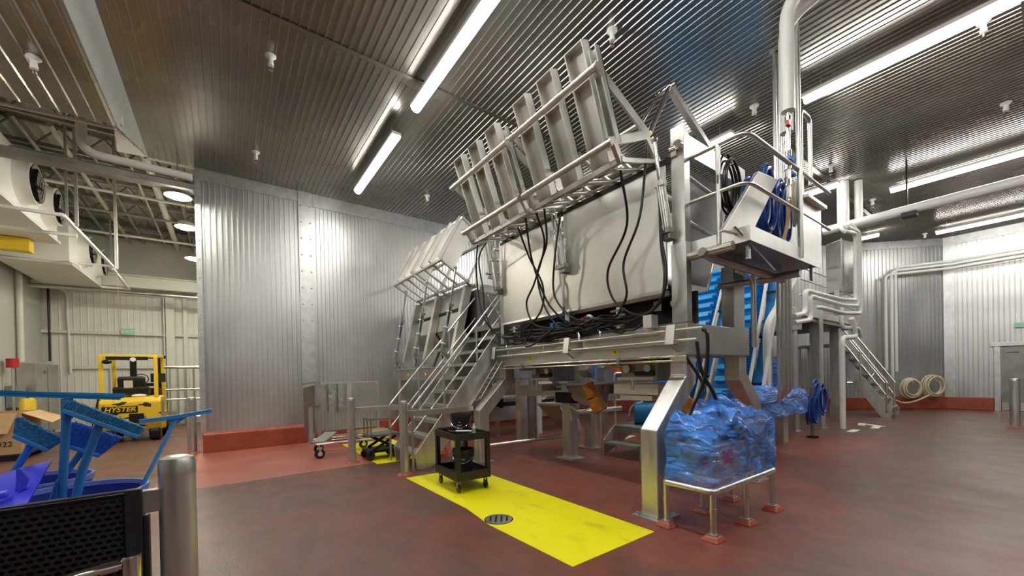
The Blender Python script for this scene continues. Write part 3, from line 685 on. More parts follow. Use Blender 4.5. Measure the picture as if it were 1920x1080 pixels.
# working platform at the near end (deck, skirt, bearers, railing)
PX0, PX1, PY0, PY1, PZ = 4.45, 6.55, 1.86, 2.5, 3.0
pf = B().box((PX0 + 0.02, PY0 + 0.02, PZ - 0.012), (PX1 - 0.005, PY1, PZ + 0.01)).done('platform', 'steel_dark', M1, smooth=0)
B().box((PX0, PY0, PZ - 0.04), (PX1, PY0 + 0.012, PZ + 0.12)).box((PX0, PY0, PZ - 0.04), (PX0 + 0.012, PY1, PZ + 0.12)).done('kick_skirt', 'panel_steel', pf, smooth=0)
B().tube([(4.30, 2.30, 2.93), (4.55, 2.28, 2.88), (6.45, 2.28, 2.88)], 0.05, 14).done('bearer', 'steel', pf)
B().tube([(4.38, 2.62, 2.93), (4.38, 2.0, 2.93)], 0.05, 14).done('bearer', 'steel', pf)
B().tube([(6.1, 2.6, 2.86), (6.1, 1.95, 2.86)], 0.05, 14).done('bearer', 'steel', pf)
B().tube([(5.3, 2.6, 2.72), (6.2, 2.2, 2.86)], 0.045, 14).done('bearer', 'steel', pf)
for x in (4.55, 6.42): B().box((x, 1.92, 2.80), (x + 0.05, 1.95, 2.99)).done('deck_lug', 'steel', pf, smooth=0)
rl = B().tube(fillet([(4.45, 2.52, 4.10), (4.45, 1.88, 4.10), (7.0, 1.88, 4.10)], 0.14), 0.024, 12).done('railing', 'steel_tube', M1)
B().tube(fillet([(4.45, 2.52, 3.58), (4.45, 1.88, 3.58), (7.0, 1.88, 3.58)], 0.14), 0.02, 12).done('mid_rail', 'steel_tube', rl)
for x, y in ((4.45, 2.18), (5.86, 1.86)): B().tube([(x, y, 3.0), (x, y, 4.10)], 0.026, 12).done('railing_post', 'steel_tube', rl)
for z0, z1, za, zb in ((4.0, 3.8, 0, 0), (3.45, 3.3, 0, 0)):
    B().tube(fillet([(4.45, 2.62, z0 - 0.3), (4.45, 2.62, z0), (5.2, 2.62, z0 - 0.1)], 0.05), 0.022, 10).done('inner_rail', 'steel_tube', rl)
B().box((5.93, 1.87, 3.04), (6.62, 1.90, 3.78)).box((5.93, 1.8, 3.76), (6.62, 1.92, 3.80)).done('end_panel', 'panel_steel', rl, smooth=0)
B().tube(fillet([(5.60, 2.3, 1.9), (5.60, 2.3, 2.85), (5.2, 2.3, 2.9)], 0.12), 0.02, 8).tube(fillet([(5.53, 2.3, 1.9), (5.53, 2.3, 2.80), (5.1, 2.3, 2.82)], 0.12), 0.02, 8).done('conduit', 'steel_tube', M1)
# equipment inside the frame, seen between beam and hopper
B().bar((4.5, 3.0, 2.45), (5.9, 3.6, 2.6), 0.09, 0.12).done('drive_tube', 'steel_dark', M1, smooth=0)
B().ball((5.0, 2.95, 2.42), 0.12, 16, (1.2, 1, 0.8)).done('expansion_vessel', 'cream_hose', M1)
B().cyl((4.5, 2.75, 2.45), (4.9, 2.9, 2.45), 0.06, n=14).done('drive_motor', 'steel_dark', M1)

# slanted guard box on the platform
t = thing('guard_box', 'slanted cream sheet metal chute box lying against the platform railing', 'chute box', (4.6, 2.1, 3.01))
B().prism([(4.12, 1.98, 3.03), (4.98, 1.98, 3.88), (5.52, 1.98, 3.93), (4.74, 1.98, 3.08)], (0, 0.045, 0)).done('shell', 'panel_steel', t, smooth=0, bevel=0.008)
B().box((4.46, 1.98, 3.01), (4.85, 2.2, 3.03)).done('foot_flange', 'steel', t, smooth=0)
# black hose coil and blue hose coils hung over the rail
def coil(name, label, cat, c, r, rad, mt, n=7, squash=1.25, group=None, ax='y', jit=0.05, seed=1, drop=0.0):
    rnd = random.Random(seed); t = thing(name, label, cat, c, group); pts = []
    for k in range(n):
        rr = r * (1 + rnd.uniform(-jit, jit) * 2); ox, oz = rnd.uniform(-jit, jit) * r * 2, rnd.uniform(-jit, jit) * r * 2
        for j in range(14):
            a = 2 * math.pi * j / 14 + math.pi / 2
            q = (k + j / 14) * rad * 1.3 - n * rad * 0.6
            h, z = math.cos(a) * rr + ox, math.sin(a) * rr * squash + oz - abs(math.cos(a / 2 - math.pi / 4)) * drop * 0
            pts.append((c[0] + h, c[1] + q, c[2] + z) if ax == 'y' else (c[0] + q, c[1] + h, c[2] + z) if ax == 'x' else (c[0] + h * 0.71 + q * 0.7, c[1] - h * 0.71 + q * 0.7, c[2] + z))
    B().tube(smooth_path(pts, 3), rad, 7).done('loops', mt, t)
    return t
coil('cable_coil', 'coil of black cable hanging inside the platform railing', 'cable', (4.66, 2.15, 3.70), 0.20, 0.013, 'black_rubber', 6, 1.5, seed=3, jit=0.09)
coil('hose_coil', 'thick blue hose bundle hanging left, behind the slanted box', 'hose', (5.75, 2.28, 3.80), 0.22, 0.022, 'blue_hose', 9, 1.75, 'blue hose bundles on the platform', seed=5, jit=0.08)
coil('hose_coil', 'darker blue hose bundle hanging beside the valve pipes', 'hose', (6.22, 2.25, 3.72), 0.20, 0.02, 'blue_hose', 9, 2.0, 'blue hose bundles on the platform', seed=8, jit=0.08)
t = thing('hose', 'tan braided hose hanging from the valve pipe to the deck', 'hose', (5.72, 2.0, 3.5)); hose(t, [(5.72, 1.93, 3.68), (5.72, 1.95, 3.5), (5.68, 1.97, 3.3), (5.6, 2.0, 3.12), (5.5, 2.1, 3.05)], 0.022, 'tan_hose', 'hose_line')
coil('hose_coil', 'cream hose bundle hanging right of the valve pipes on the platform rail', 'hose', (6.62, 2.15, 3.98), 0.09, 0.018, 'cream_hose', 7, 3.0, seed=41, jit=0.12)
t = thing('pry_bar', 'thin steel rod sticking out under the platform edge', 'rod', (4.42, 1.9, 2.8)); B().bar((4.37, 1.98, 3.12), (4.75, 1.75, 2.66), 0.012).done('rod_shaft', 'chrome', t, smooth=0)

# ------------------------------------------------------------------ service pipes rising to the ceiling
def tubes(name, label, cat, lines, mt='steel_tube', part='pipe', group=None, loc=None):
    t = thing(name, label, cat, loc or lines[0][0][0], group)
    for pts, r in lines:
        B().tube(fillet(pts, r * 3.5) if len(pts) > 2 else pts, r, 12).done(part, mt, t)
    return t
t = tubes('insulated_pipe', 'left thick white insulated pipe dropping from the ceiling', 'pipe', [([(5.62, 1.9, 4.75), (5.62, 1.9, 6.1), (5.62, 1.2, 6.22)], 0.075)], 'white_pipe', 'lagging')
B().tube([(5.62, 1.9, 4.75), (5.62, 1.9, 3.7)], 0.022, 10).done('riser', 'steel_tube', t)
for z in (4.62, 4.2, 4.05, 3.85): B().cyl((5.62, 1.9, z), (5.62, 1.9, z + 0.07), 0.035, n=10).done('fitting', 'chrome', t)
B().box((5.52, 1.85, 4.13), (5.66, 1.89, 4.17)).done('valve_handle', 'blue_tool', t, smooth=0)
B().box((5.5, 1.85, 4.53), (5.57, 1.89, 4.59)).done('valve_lever', 'red_plastic', t, smooth=0)
t = tubes('insulated_pipe', 'right thick white insulated pipe reaching down to the railing', 'pipe', [([(5.86, 2.0, 4.62), (5.86, 2.0, 6.05), (5.86, 1.2, 6.2)], 0.075)], 'white_pipe', 'lagging')
B().tube([(5.86, 2.0, 4.62), (5.86, 2.0, 3.4)], 0.024, 10).done('riser', 'steel_tube', t)
for z in (4.5, 4.15, 3.98, 3.75): B().cyl((5.86, 2.0, z), (5.86, 2.0, z + 0.07), 0.037, n=10).done('fitting', 'chrome', t)
B().box((5.80, 1.93, 4.06), (5.94, 1.97, 4.10)).done('valve_handle', 'blue_tool', t, smooth=0)
tubes('handrail_loop', 'bent steel tube loop standing right of the insulated pipes', 'handrail', [([(6.02, 1.9, 3.0), (6.02, 1.9, 4.92), (6.35, 1.9, 4.92), (6.35, 1.9, 4.05)], 0.026), ([(5.95, 1.9, 3.0), (5.95, 1.9, 6.4)], 0.028)])
for i, (x, y) in enumerate(((6.80, 2.47), (6.88, 2.44), (6.97, 2.42), (7.05, 2.40))):
    t = thing('conduit_riser', ['leftmost', 'second', 'third', 'rightmost'][i] + ' of the four thin steel conduits behind the insulated pipes', 'conduit', (x, y, 0), 'thin conduits rising to the ceiling')
    B().tube(fillet([(x + 0.62, y + 0.5, 1.02 + 0.04 * i), (x, y, 1.12 + 0.05 * i), (x, y, CH - 0.02)], 0.15), 0.026, 10).done('conduit', 'steel_tube', t)
    B().cyl((x, y, CH - 0.02), (x, y, CH), 0.06, n=14).done('flange', 'chrome', t)
tubes('drain_pipe', 'fat grey pipe angling down behind the platform to the wrapped drive', 'pipe', [([(9.72, 3.22, 5.0), (9.66, 3.2, 3.5), (8.27, 3.2, 2.44), (8.25, 3.2, 1.2)], 0.066)], 'white_pipe')
# ------------------------------------------------------------------ machine 2 (farther, same family)
M2 = thing('dumper_machine', 'farther stainless hopper machine with two tilted box lids behind the stairs', 'machine', (4.8, 9.0, 0))
B().box((3.85, 7.35, 1.53), (4.05, 10.75, 1.82)).box((3.82, 7.35, 1.80), (4.05, 10.75, 1.83)).done('beam', 'steel', M2, smooth=0, bevel=0.006)
B().box((4.05, 7.35, 1.53), (5.9, 7.55, 1.82)).done('end_beam', 'steel', M2, smooth=0)
B().box((4.05, 10.55, 1.53), (5.9, 10.75, 1.82)).done('end_beam', 'steel', M2, smooth=0)
for y, n in ((8.8, 'B'), (9.9, 'A')):
    g = B().box((3.846, y - 0.04, 1.64), (3.848, y + 0.04, 1.71)).done('number_tag', 'yellow_tag', M2, smooth=0)
for x, y in ((3.86, 10.5), (3.86, 7.4), (5.6, 7.4), (5.6, 10.5)):
    l = B().box((x, y, 0), (x + 0.2, y + 0.2, 1.55)).done('leg', 'leg_steel', M2, smooth=0, bevel=0.01)
for y in (7.58, 9.02, 10.36):
    B().prism([(3.86, y, 1.82), (4.04, y, 1.82), (4.46, y, 3.55), (4.30, y, 3.60)], (0, 0.12, 0)).done('slanted_post', 'panel_steel', M2, smooth=0, bevel=0.005)
    cylinder(M2, (3.92, y - 0.26, 3.86), (3.84, y - 0.14, 3.10), (3.66, y - 0.06, 2.15), rb=0.045, body='grey_cylinder', tie=False)
    B().bar((3.66, y - 0.06, 2.12), (3.95, y, 1.92), 0.05, 0.09).done('cylinder_foot', 'steel', M2, smooth=0)
    for f in (0.15, 0.5, 0.85):
        c_ = V((3.84, y - 0.14, 3.10)).lerp(V((3.66, y - 0.06, 2.15)), f); B().cyl(c_ - V((0.004, 0, 0.012)), c_ + V((0.004, 0, 0.012)), 0.062, n=14).done('cable_tie', 'white_plastic', M2)
    hose(M2, [(3.80, y - 0.2, 3.05), (3.76, y - 0.14, 2.7), (3.66, y - 0.02, 2.25), (3.78, y + 0.15, 2.0), (3.9, y + 0.5, 1.9)], 0.013)
    B().box((3.92, y + 0.35, 1.85), (3.98, y + 0.43, 1.91)).done('connector', 'blue_tool', M2, smooth=0)
for ya, yb in ((7.70, 9.02), (9.14, 10.36)):
    B().plate([(4.36, ya, 3.16), (4.36, yb, 3.16), (4.45, yb, 3.56), (4.45, ya, 3.56)], -0.02).done('upper_panel', 'steel', M2, smooth=0)
    B().plate([(4.28, ya, 2.70), (4.28, yb, 2.70), (4.36, yb, 3.08), (4.36, ya, 3.08)], -0.02).done('front_panel', 'panel_steel', M2, smooth=0)
    B().plate([(4.28, ya, 2.70), (4.28, yb, 2.70), (4.60, yb, 2.25), (4.60, ya, 2.25)], 0.02).done('hopper_slope', 'steel', M2, smooth=0)
    B().box((4.34, ya, 3.08), (4.40, yb, 3.16)).done('gap_shade', 'black_metal', M2, smooth=0)  # black strip stands in for the shade in the gap between the panels
    B().plate([(4.40, ya, 2.3), (4.40, yb, 2.3), (4.2, yb, 1.82), (4.2, ya, 1.82)], 0.02).done('lower_apron', 'steel_dark', M2, smooth=0)
B().box((4.5, 7.45, 1.8), (4.54, 10.7, 3.5)).box((4.5, 7.45, 1.8), (5.9, 7.5, 3.5)).done('hopper_wall', 'steel_dark', M2, smooth=0)
B().box((4.6, 7.42, 3.45), (5.9, 7.5, 3.62)).box((4.46, 7.45, 3.56), (4.54, 10.7, 3.62)).done('top_beam', 'panel_steel', M2, smooth=0)
def box_lid(ya, yb):
    a, b_, c, d = V((4.30, 0, 3.66)), V((3.68, 0, 4.04)), V((4.20, 0, 5.00)), V((4.80, 0, 4.62))   # section: hinge side, lower front, upper front, upper rear
    def P(v, y): return (v.x, y, v.z)
    o = B()
    for y in (ya + 0.03, yb - 0.03): o.bar(P(a, y), P(b_, y), 0.05, 0.05)
    for v in (a, b_): o.bar(P(v, ya), P(v, yb), 0.05, 0.05)
    for f in (0.34, 0.67):
        y = ya + (yb - ya) * f; o.bar(P(a, y), P(b_, y), 0.05, 0.04)
    L_ = o.done('box_lid', 'steel', M2, smooth=0, bevel=0.003)
    # front face: three long chute channels side by side
    n = V((-0.88, 0, 0.475))
    w = (yb - ya) / 3
    for k in range(3):
        y0, y1 = ya + k * w + 0.03, ya + (k + 1) * w - 0.03
        bb, cc = b_, c
        s = B().plate([P(bb, y0), P(bb, y1), P(cc, y1), P(cc, y0)], 0.01)
        for yy in (y0, y1):
            s.add([P(bb, yy), P(cc, yy), P(cc + n * 0.09, yy), P(bb + n * 0.09, yy), P(bb, yy + 0.01), P(cc, yy + 0.01), P(cc + n * 0.09, yy + 0.01), P(bb + n * 0.09, yy + 0.01)],
                  [(0, 1, 2, 3), (7, 6, 5, 4), (0, 4, 5, 1), (1, 5, 6, 2), (2, 6, 7, 3), (3, 7, 4, 0)])
        s.done('chute', 'panel_steel', L_, smooth=0)
    B().plate([P(b_, ya), P(c, ya), P(c * 0.5 + d * 0.5, ya), P(a * 0.45 + b_ * 0.55, ya)], 0.015).done('side_plate', 'panel_steel', L_, smooth=0)
    B().bar(P(c, ya - 0.03), P(c, yb + 0.03), 0.07, 0.05).bar(P(d, ya), P(d, yb), 0.05, 0.05).done('top_rail', 'steel', L_, smooth=0)
    for y in (ya, yb): B().bar(P(a, y), P(d, y), 0.04, 0.04).bar(P(c, y), P(d, y), 0.04, 0.04).done('rear_frame', 'steel', L_, smooth=0)
    B().tube([P(a, ya + 0.1), P(a + V((0.12, 0, -0.08)), ya + 0.1)], 0.03, 8).tube([P(a, yb - 0.1), P(a + V((0.12, 0, -0.08)), yb - 0.1)], 0.03, 8).done('hinge', 'steel_dark', L_)
box_lid(7.47, 8.83); box_lid(8.97, 10.28)
B().tube([(4.4, 7.5, 3.6), (4.4, 10.5, 3.6)], 0.025, 10).done('hinge_rod', 'steel_tube', M2)
# pipes and braces seen between the two machines
t = tubes('pipe_bundle', 'thin steel pipes and cross bars between the two hopper machines', 'pipe', [([(4.6, 6.9, 4.25), (6.4, 6.9, 4.25)], 0.035), ([(4.6, 6.95, 4.05), (6.4, 6.95, 4.05)], 0.03), ([(4.5, 7.05, 3.75), (6.4, 7.05, 4.15)], 0.03), ([(4.45, 7.2, 2.65), (5.1, 7.2, 3.5)], 0.025), ([(5.1, 7.2, 2.65), (4.45, 7.2, 3.5)], 0.025), ([(4.5, 7.0, 3.3), (5.9, 7.0, 3.45)], 0.03)])
t = thing('rear_lid_frame', 'pale slatted lid frame leaning behind the far end of the big machine', 'lid', (4.7, 7.1, 3.6))
for k in range(4): B().bar((4.45 + 0.22 * k, 7.05, 4.75 - 0.02 * k), (4.75 + 0.22 * k, 7.25, 3.75), 0.04, 0.06).done('slat', 'panel_steel', t, smooth=0)
B().bar((4.4, 7.0, 4.78), (5.3, 7.0, 4.70), 0.05).bar((4.7, 7.27, 3.75), (5.6, 7.27, 3.7), 0.05).done('frame', 'steel', t, smooth=0)

# ------------------------------------------------------------------ stairs between the machines
ST = thing('stairs', 'steep stainless stairs climbing right between the two hopper machines', 'stairs', (2.8, 7.0, 0))
sx0, sz0, sl = 2.62, 0.0, 1.27     # start and slope
def sp(x, z): return (x, z)
def stringer(y):
    x1 = 4.55; dz = (x1 - sx0) * sl
    return B().prism([(sx0 + 0.02, y, 0.0), (sx0 - 0.02, y, 0.28), (x1 - 0.22, y, dz), (x1, y, dz), (x1 + 0.05, y, dz - 0.28), (sx0 + 0.28, y, 0.0)], (0, 0.03, 0))
for y in (6.45, 7.5): stringer(y).done('stringer', 'leg_steel', ST, smooth=0, bevel=0.004)
for k in range(9):
    z = 0.26 + 0.262 * k; x = sx0 + 0.02 + (z - 0.22) / sl
    B().box((x - 0.05, 6.48, z), (x + 0.17, 7.5, z + 0.03)).box((x - 0.05, 6.48, z - 0.03), (x - 0.04, 7.5, z + 0.03)).done('tread', 'tread', ST, smooth=0)
B().box((4.4, 6.48, 2.58), (5.4, 7.5, 2.62)).box((4.4, 6.46, 2.55), (4.42, 7.5, 2.66)).done('landing', 'tread', ST, smooth=0)
for y in (6.42, 7.54):
    for hz, r in ((1.06, 0.02), (0.62, 0.016)):
        xa, xb = 2.55, 4.5
        pts = [(xa, y, hz + 0.02), (xb, y, hz + 0.02 + (xb - xa) * 1.15)]
        if hz > 1: pts = [(xa, y, 0.02)] + pts
        B().tube(fillet(pts, 0.03), r, 10).done('handrail', 'steel_tube', ST)
    for x in (3.15, 3.85):
        zb = (x - sx0) * sl + 0.1
        B().tube([(x, y, zb), (x, y, 1.04 + (x - 2.55) * 1.15)], 0.017, 10).done('handrail_post', 'steel_tube', ST)
B().box((4.55, 7.3, 1.83), (4.75, 7.42, 2.6)).box((4.55, 6.5, 1.6), (4.6, 7.4, 2.6)).done('landing_support', 'steel_dark', ST, smooth=0)
# small inclined ladder tray under the stairs
t = thing('cable_tray', 'short ladder tray hanging under the stair stringer', 'cable tray', (4.0, 6.3, 1.6))
B().bar((3.75, 6.32, 1.18), (4.25, 6.32, 1.86), 0.02, 0.05).bar((3.75, 6.14, 1.18), (4.25, 6.14, 1.86), 0.02, 0.05).done('side_rail', 'steel_tube', t, smooth=0)
for k in range(8):
    f = (k + 0.5) / 8; B().bar((3.75 + 0.5 * f, 6.14, 1.18 + 0.68 * f), (3.75 + 0.5 * f, 6.32, 1.18 + 0.68 * f), 0.03, 0.02).done('rung', 'steel_tube', t, smooth=0)

# ------------------------------------------------------------------ bollards and guard rails
def bollard(x, y, label, r=0.085, h=1.25, arm=None, base=True):
    t = thing('bollard', label, 'bollard', (x, y, 0), 'stainless bollards')
    B().lathe([(r, 0), (r, h - 0.085)], (x, y, 0), 28).done('post', 'leg_steel', t)
    B().lathe([(r * 1.015, h - 0.085), (r * 1.015, h - 0.03), (r * 0.9, h - 0.008), (r * 0.6, h), (0, h + 0.002)], (x, y, 0), 28).done('cap', 'steel', t)
    if base: B().lathe([(r + 0.06, 0.0), (r + 0.045, 0.018), (r, 0.035)], (x, y, 0), 20).done('grout_collar', 'red_kerb', t)
    if arm: B().bar(*arm, 0.05, 0.10).done('guard_rail', 'steel', t, smooth=0, bevel=0.004)
    return t
bollard(-0.19, 2.45, 'large bollard in the left foreground beside the black mesh panel', 0.069, 1.255, arm=((-0.25, 2.45, 1.062), (-0.33, 2.45, 1.062)), base=False)
bollard(2.38, 6.36, 'bollard nearest the black utility cart, in front of the stairs', 0.07, 1.22, arm=((2.45, 6.36, 1.0), (3.72, 6.40, 1.0)))
bollard(1.93, 7.9, 'bollard between the wheeled rack and the foot of the stairs', 0.07, 1.24, arm=((2.0, 7.9, 1.0), (3.6, 7.9, 1.0)))
bollard(-0.62, 11.5, 'bollard at the end of the left silver wall', 0.085, 1.26)
bollard(16.24, 0.61, 'lone bollard near the steel door on the right', 0.09, 1.26)

# ------------------------------------------------------------------ floor markings and drains
Z0 = 0.002
def pad(poly, label):
    o = B().prism([(x, y, 0.0) for x, y in poly], (0, 0, Z0 + 0.002)).done('floor_marking', 'yellow_paint', None, smooth=0)
    tag(o, label, 'floor marking', 'yellow painted floor areas'); return o
pad([(2.3, 6.11), (2.33, 4.2), (2.26, 3.6), (2.3, 2.37), (3.45, 2.38), (3.44, 6.05)], 'bright yellow painted rectangle under the black cart')
pad([(2.28, 10.3), (2.26, 7.44), (3.46, 7.46), (3.5, 10.25)], 'yellow painted area behind the bollards by the stairs')
def drain(x, y, label):
    V3 = lambda a, c: (x + _r.x * a + _d.x * c, y + _r.y * a + _d.y * c, 0.0105)
    t = thing('floor_drain', label, 'drain', (x, y, 0), 'round floor drains')
    B().lathe([(0, 0.004), (0.16, 0.006), (0.165, 0.0)], (x, y, 0), 32).done('ring', 'black_metal', t)
    b = B().lathe([(0, 0.006), (0.148, 0.010), (0.15, 0.0)], (x, y, 0), 32); b.done('grate', 'steel', t)
    s = B()
    for a, hl in ((-0.09, 0.07), (-0.03, 0.1), (0.03, 0.1), (0.09, 0.07)): s.bar(V3(a, -hl), V3(a, hl), 0.018, 0.004)
    s.done('slots', 'black_metal', t, smooth=0)
drain(2.43, 3.66, 'round steel drain grate in the front yellow area')
drain(2.40, 8.55, 'round drain grate in the yellow area behind the bollards')
structure(B().box((-0.9, 7.62, 0), (2.26, 11.25, 0.0012)).done('floor_patch', 'red_clean', smooth=0))
structure(B().box((-0.9, 7.60, 0), (2.26, 7.62, 0.0016)).done('floor_joint', 'steel_dark', smooth=0))

# ------------------------------------------------------------------ black utility cart
CT = thing('utility_cart', 'black plastic two shelf utility cart on casters', 'cart', (0, 0, 0), local=True)
cw, cl = 0.26, 0.38
def tray(z, d):
    b = B()
    b.box((-cl, -cw, z), (cl, cw, z + 0.02))
    b.box((-cl, -cw, z), (cl, -cw + 0.025, z + d)).box((-cl, cw - 0.025, z), (cl, cw, z + d)).box((-cl, -cw, z), (-cl + 0.025, cw, z + d)).box((cl - 0.025, -cw, z), (cl, cw, z + d))
    return b
tray(0.17, 0.12).done('lower_shelf', 'black_plastic', CT, smooth=0, bevel=0.008)
tray(0.72, 0.09).done('upper_shelf', 'black_plastic', CT, smooth=0, bevel=0.008)
for sx in (-1, 1):
    for sy in (-1, 1):
        B().box((sx * cl, sy * cw, 0.26), (sx * (cl - 0.06), sy * (cw - 0.06), 0.74)).done('leg', 'black_plastic', CT, smooth=0, bevel=0.006)
        c_ = B().lathe([(0.012, -0.013), (0.055, -0.013), (0.06, 0), (0.055, 0.013), (0.012, 0.013)], (0, 0, 0), 20).xf(Matrix.Translation((sx * (cl - 0.07), sy * (cw - 0.05), 0.062)) @ Matrix.Rotation(math.pi / 2, 4, 'X')).done('caster', 'black_rubber', CT)
        B().box((sx * (cl - 0.07) - 0.02, sy * (cw - 0.05) - 0.022, 0.07), (sx * (cl - 0.07) + 0.02, sy * (cw - 0.05) - 0.017, 0.17)).box((sx * (cl - 0.07) - 0.02, sy * (cw - 0.05) + 0.017, 0.07), (sx * (cl - 0.07) + 0.02, sy * (cw - 0.05) + 0.022, 0.17)).done('fork', 'steel_dark', c_, smooth=0)
B().tube(fillet([(cl, -0.2, 0.78), (cl + 0.11, -0.2, 0.80), (cl + 0.11, 0.2, 0.80), (cl, 0.2, 0.78)], 0.05), 0.016, 8).done('push_handle', 'black_plastic', CT)
B().box((0.20, -cw - 0.002, 0.775), (0.25, -cw + 0.0, 0.81)).done('yellow_label', 'yellow_tag', CT, smooth=0)
CT.location = (2.78, 5.12, 0.004); CT.rotation_euler = (0, 0, math.radians(87))
CM = Matrix.Translation((2.78, 5.12, 0.004)) @ Matrix.Rotation(math.radians(87), 4, 'Z')
def cp(x, y, z): return CM @ V((x, y, z))
def bucket(c, r0, r1, h, label, lines, wire=0.0, tilt=0):
    t = thing('bucket', label, 'bucket', c)
    B().lathe([(0, 0.0), (r0, 0.0), (r1, h * 0.86), (r1 + 0.012, h * 0.86), (r1 + 0.014, h), (r1 - 0.002, h), (r0 - 0.006, 0.01), (0, 0.01)], c, 32).done('pail', 'black_plastic', t)
    B().lathe([(r1 + 0.002, h * 0.72), (r1 + 0.012, h * 0.73), (r1 + 0.012, h * 0.75), (r1, h * 0.76)], c, 32).done('rib', 'black_plastic', t)
    pts = []
    for k in range(11):
        a = math.pi * k / 10; d = V((math.cos(a), 0, -math.sin(a) * wire)) * (r1 + 0.014)
        p = V(c) + V((_r.x, _r.y, 0)) * d.x + V((0, 0, h * 0.88 + d.z)) - V((_d.x, _d.y, 0)) * (r1 + 0.012) * math.sin(a); pts.append(p)
    B().tube(smooth_path(pts, 3), 0.0035, 6).done('wire_handle', 'chrome', t)
    for k, l in enumerate(lines):
        o = V(c) - V((_d.x, _d.y, 0)) * (r0 * 0.5 + r1 * 0.5 + 0.008) + V((0, 0, h * (0.62 - 0.14 * k)))
        text('lettering', l, 0.03, frame(o, _r, (0, 0, 1)), 'paper', t, 0.0005)
    return t
bucket(cp(0.06, -0.02, 0.742), 0.11, 0.145, 0.31, 'black bucket with wire handle on the top shelf of the cart', ['Flu', 'Drain', 'Drains'], 1.0)
bucket(cp(-0.04, 0.0, 0.192), 0.12, 0.145, 0.36, 'taller black bucket on the lower shelf of the cart', ['Flu Box', 'Drain'], 0.9)
t = thing('brush', 'scrubbing brush with white handle on the cart top', 'brush', cp(-0.2, 0.1, 0.75))
B().tube([cp(-0.33, 0.0, 0.835), cp(-0.16, 0.16, 0.83)], 0.014, 10).done('handle', 'white_plastic', t)
B().bar(cp(-0.16, 0.15, 0.80), cp(-0.08, 0.22, 0.80), 0.07, 0.07).done('bristles', 'black_rubber', t, smooth=0, bevel=0.01)
t = thing('spray_bottle', 'small clear bottle with green label beside the bucket', 'bottle', cp(0.0, -0.17, 0.745))
B().lathe([(0, 0), (0.03, 0), (0.03, 0.10), (0.012, 0.13), (0.012, 0.15), (0, 0.15)], cp(0.0, -0.2, 0.742), 14).done('bottle', 'white_plastic', t)
B().lathe([(0.0305, 0.03), (0.0305, 0.08)], cp(0.0, -0.2, 0.742), 14).done('band', 'green_sign', t)
t = thing('gloves', 'dark grey work gloves hanging over the cart handle', 'gloves', cp(0.3, -0.2, 0.83))
for k in range(2):
    gl = B().ball(cp(0.30 + 0.03 * k, -0.24, 0.835 + 0.02 * k), 0.055, 12, (1.3, 1, 0.45)).done('palm', 'glove_grey', t)
    for j in range(4):
        B().tube([cp(0.30 + 0.025 * j - 0.03, -0.27, 0.84), cp(0.31 + 0.025 * j - 0.03, -0.33, 0.835), cp(0.315 + 0.025 * j - 0.03, -0.36, 0.81)], [0.012, 0.011, 0.008], 8).done('finger', 'glove_grey', gl)
t = thing('hand_tools', 'tangle of small steel tools lying in the cart top tray', 'tools', cp(0.2, 0.05, 0.745))
for k in range(6):
    rnd = random.Random(k); a = cp(0.1 + 0.03 * k, rnd.uniform(-0.15, 0.15), 0.75 + 0.006 * k); bq = cp(0.12 + 0.03 * k + rnd.uniform(-0.06, 0.06), rnd.uniform(-0.15, 0.15), 0.755 + 0.006 * k)
    B().tube([a, bq], 0.006, 6).done('tool', 'chrome' if k % 2 else 'white_plastic', t)

# ------------------------------------------------------------------ wheeled rack with panels at left
RK = thing('rack_cart', 'low wheeled steel rack with upright panels by the silver wall', 'rack', (2.0, 9.2, 0))
for x, y in ((1.52, 8.75), (1.62, 9.45), (2.55, 9.4)):
    w_ = B().lathe([(0.0, -0.022), (0.085, -0.022), (0.10, 0), (0.085, 0.022), (0.0, 0.022)], (0, 0, 0), 22).xf(Matrix.Translation((x, y, 0.10)) @ Matrix.Rotation(math.pi / 2, 4, 'X')).done('caster', 'black_rubber', RK)
    B().cyl((x, y - 0.03, 0.10), (x, y + 0.03, 0.10), 0.045, n=14).done('hub', 'chrome', w_)
    B().box((x - 0.04, y - 0.04, 0.19), (x + 0.04, y + 0.04, 0.24)).bar((x, y - 0.035, 0.1), (x, y - 0.035, 0.22), 0.03, 0.008).bar((x, y + 0.035, 0.1), (x, y + 0.035, 0.22), 0.03, 0.008).done('fork', 'chrome', w_, smooth=0)
b = B()
for y in (8.7, 9.5): b.tube([(1.45, y, 0.30), (3.0, y, 0.30)], 0.022, 8)
for x in (1.45, 2.4, 3.0): b.tube([(x, 8.7, 0.30), (x, 9.5, 0.30)], 0.02, 8)
b.done('base_frame', 'steel_tube', RK)
b = B()
for k in range(10): b.tube([(1.75 + 0.065 * k, 8.75, 0.36), (1.75 + 0.065 * k, 9.45, 0.36)], 0.006, 6)
for y in (8.75, 9.1, 9.45): b.tube([(1.75, y, 0.36), (2.36, y, 0.36)], 0.007, 6)
b.done('wire_shelf', 'chrome', RK)
B().bar((1.5, 8.8, 0.33), (1.85, 9.3, 0.45), 0.25, 0.02).done('ramp_plate', 'tread', RK, smooth=0)
for x0_, x1_, y in ((1.40, 1.47, 9.15), (1.58, 1.66, 9.3)):
    B().box((x0_, y, 0.25), (x1_, y + 0.05, 1.02 if x0_ < 1.5 else 1.55)).done('upright', 'steel', RK, smooth=0)
B().bar((1.43, 9.17, 1.02), (1.62, 9.3, 1.03), 0.03).bar((1.35, 9.6, 1.5), (1.62, 9.35, 1.55), 0.03).done('link_bar', 'steel', RK, smooth=0)
PN = thing('screen_panel', 'wide grey steel screen with three dented bays standing behind the rack', 'panel', (2.3, 9.6, 0))
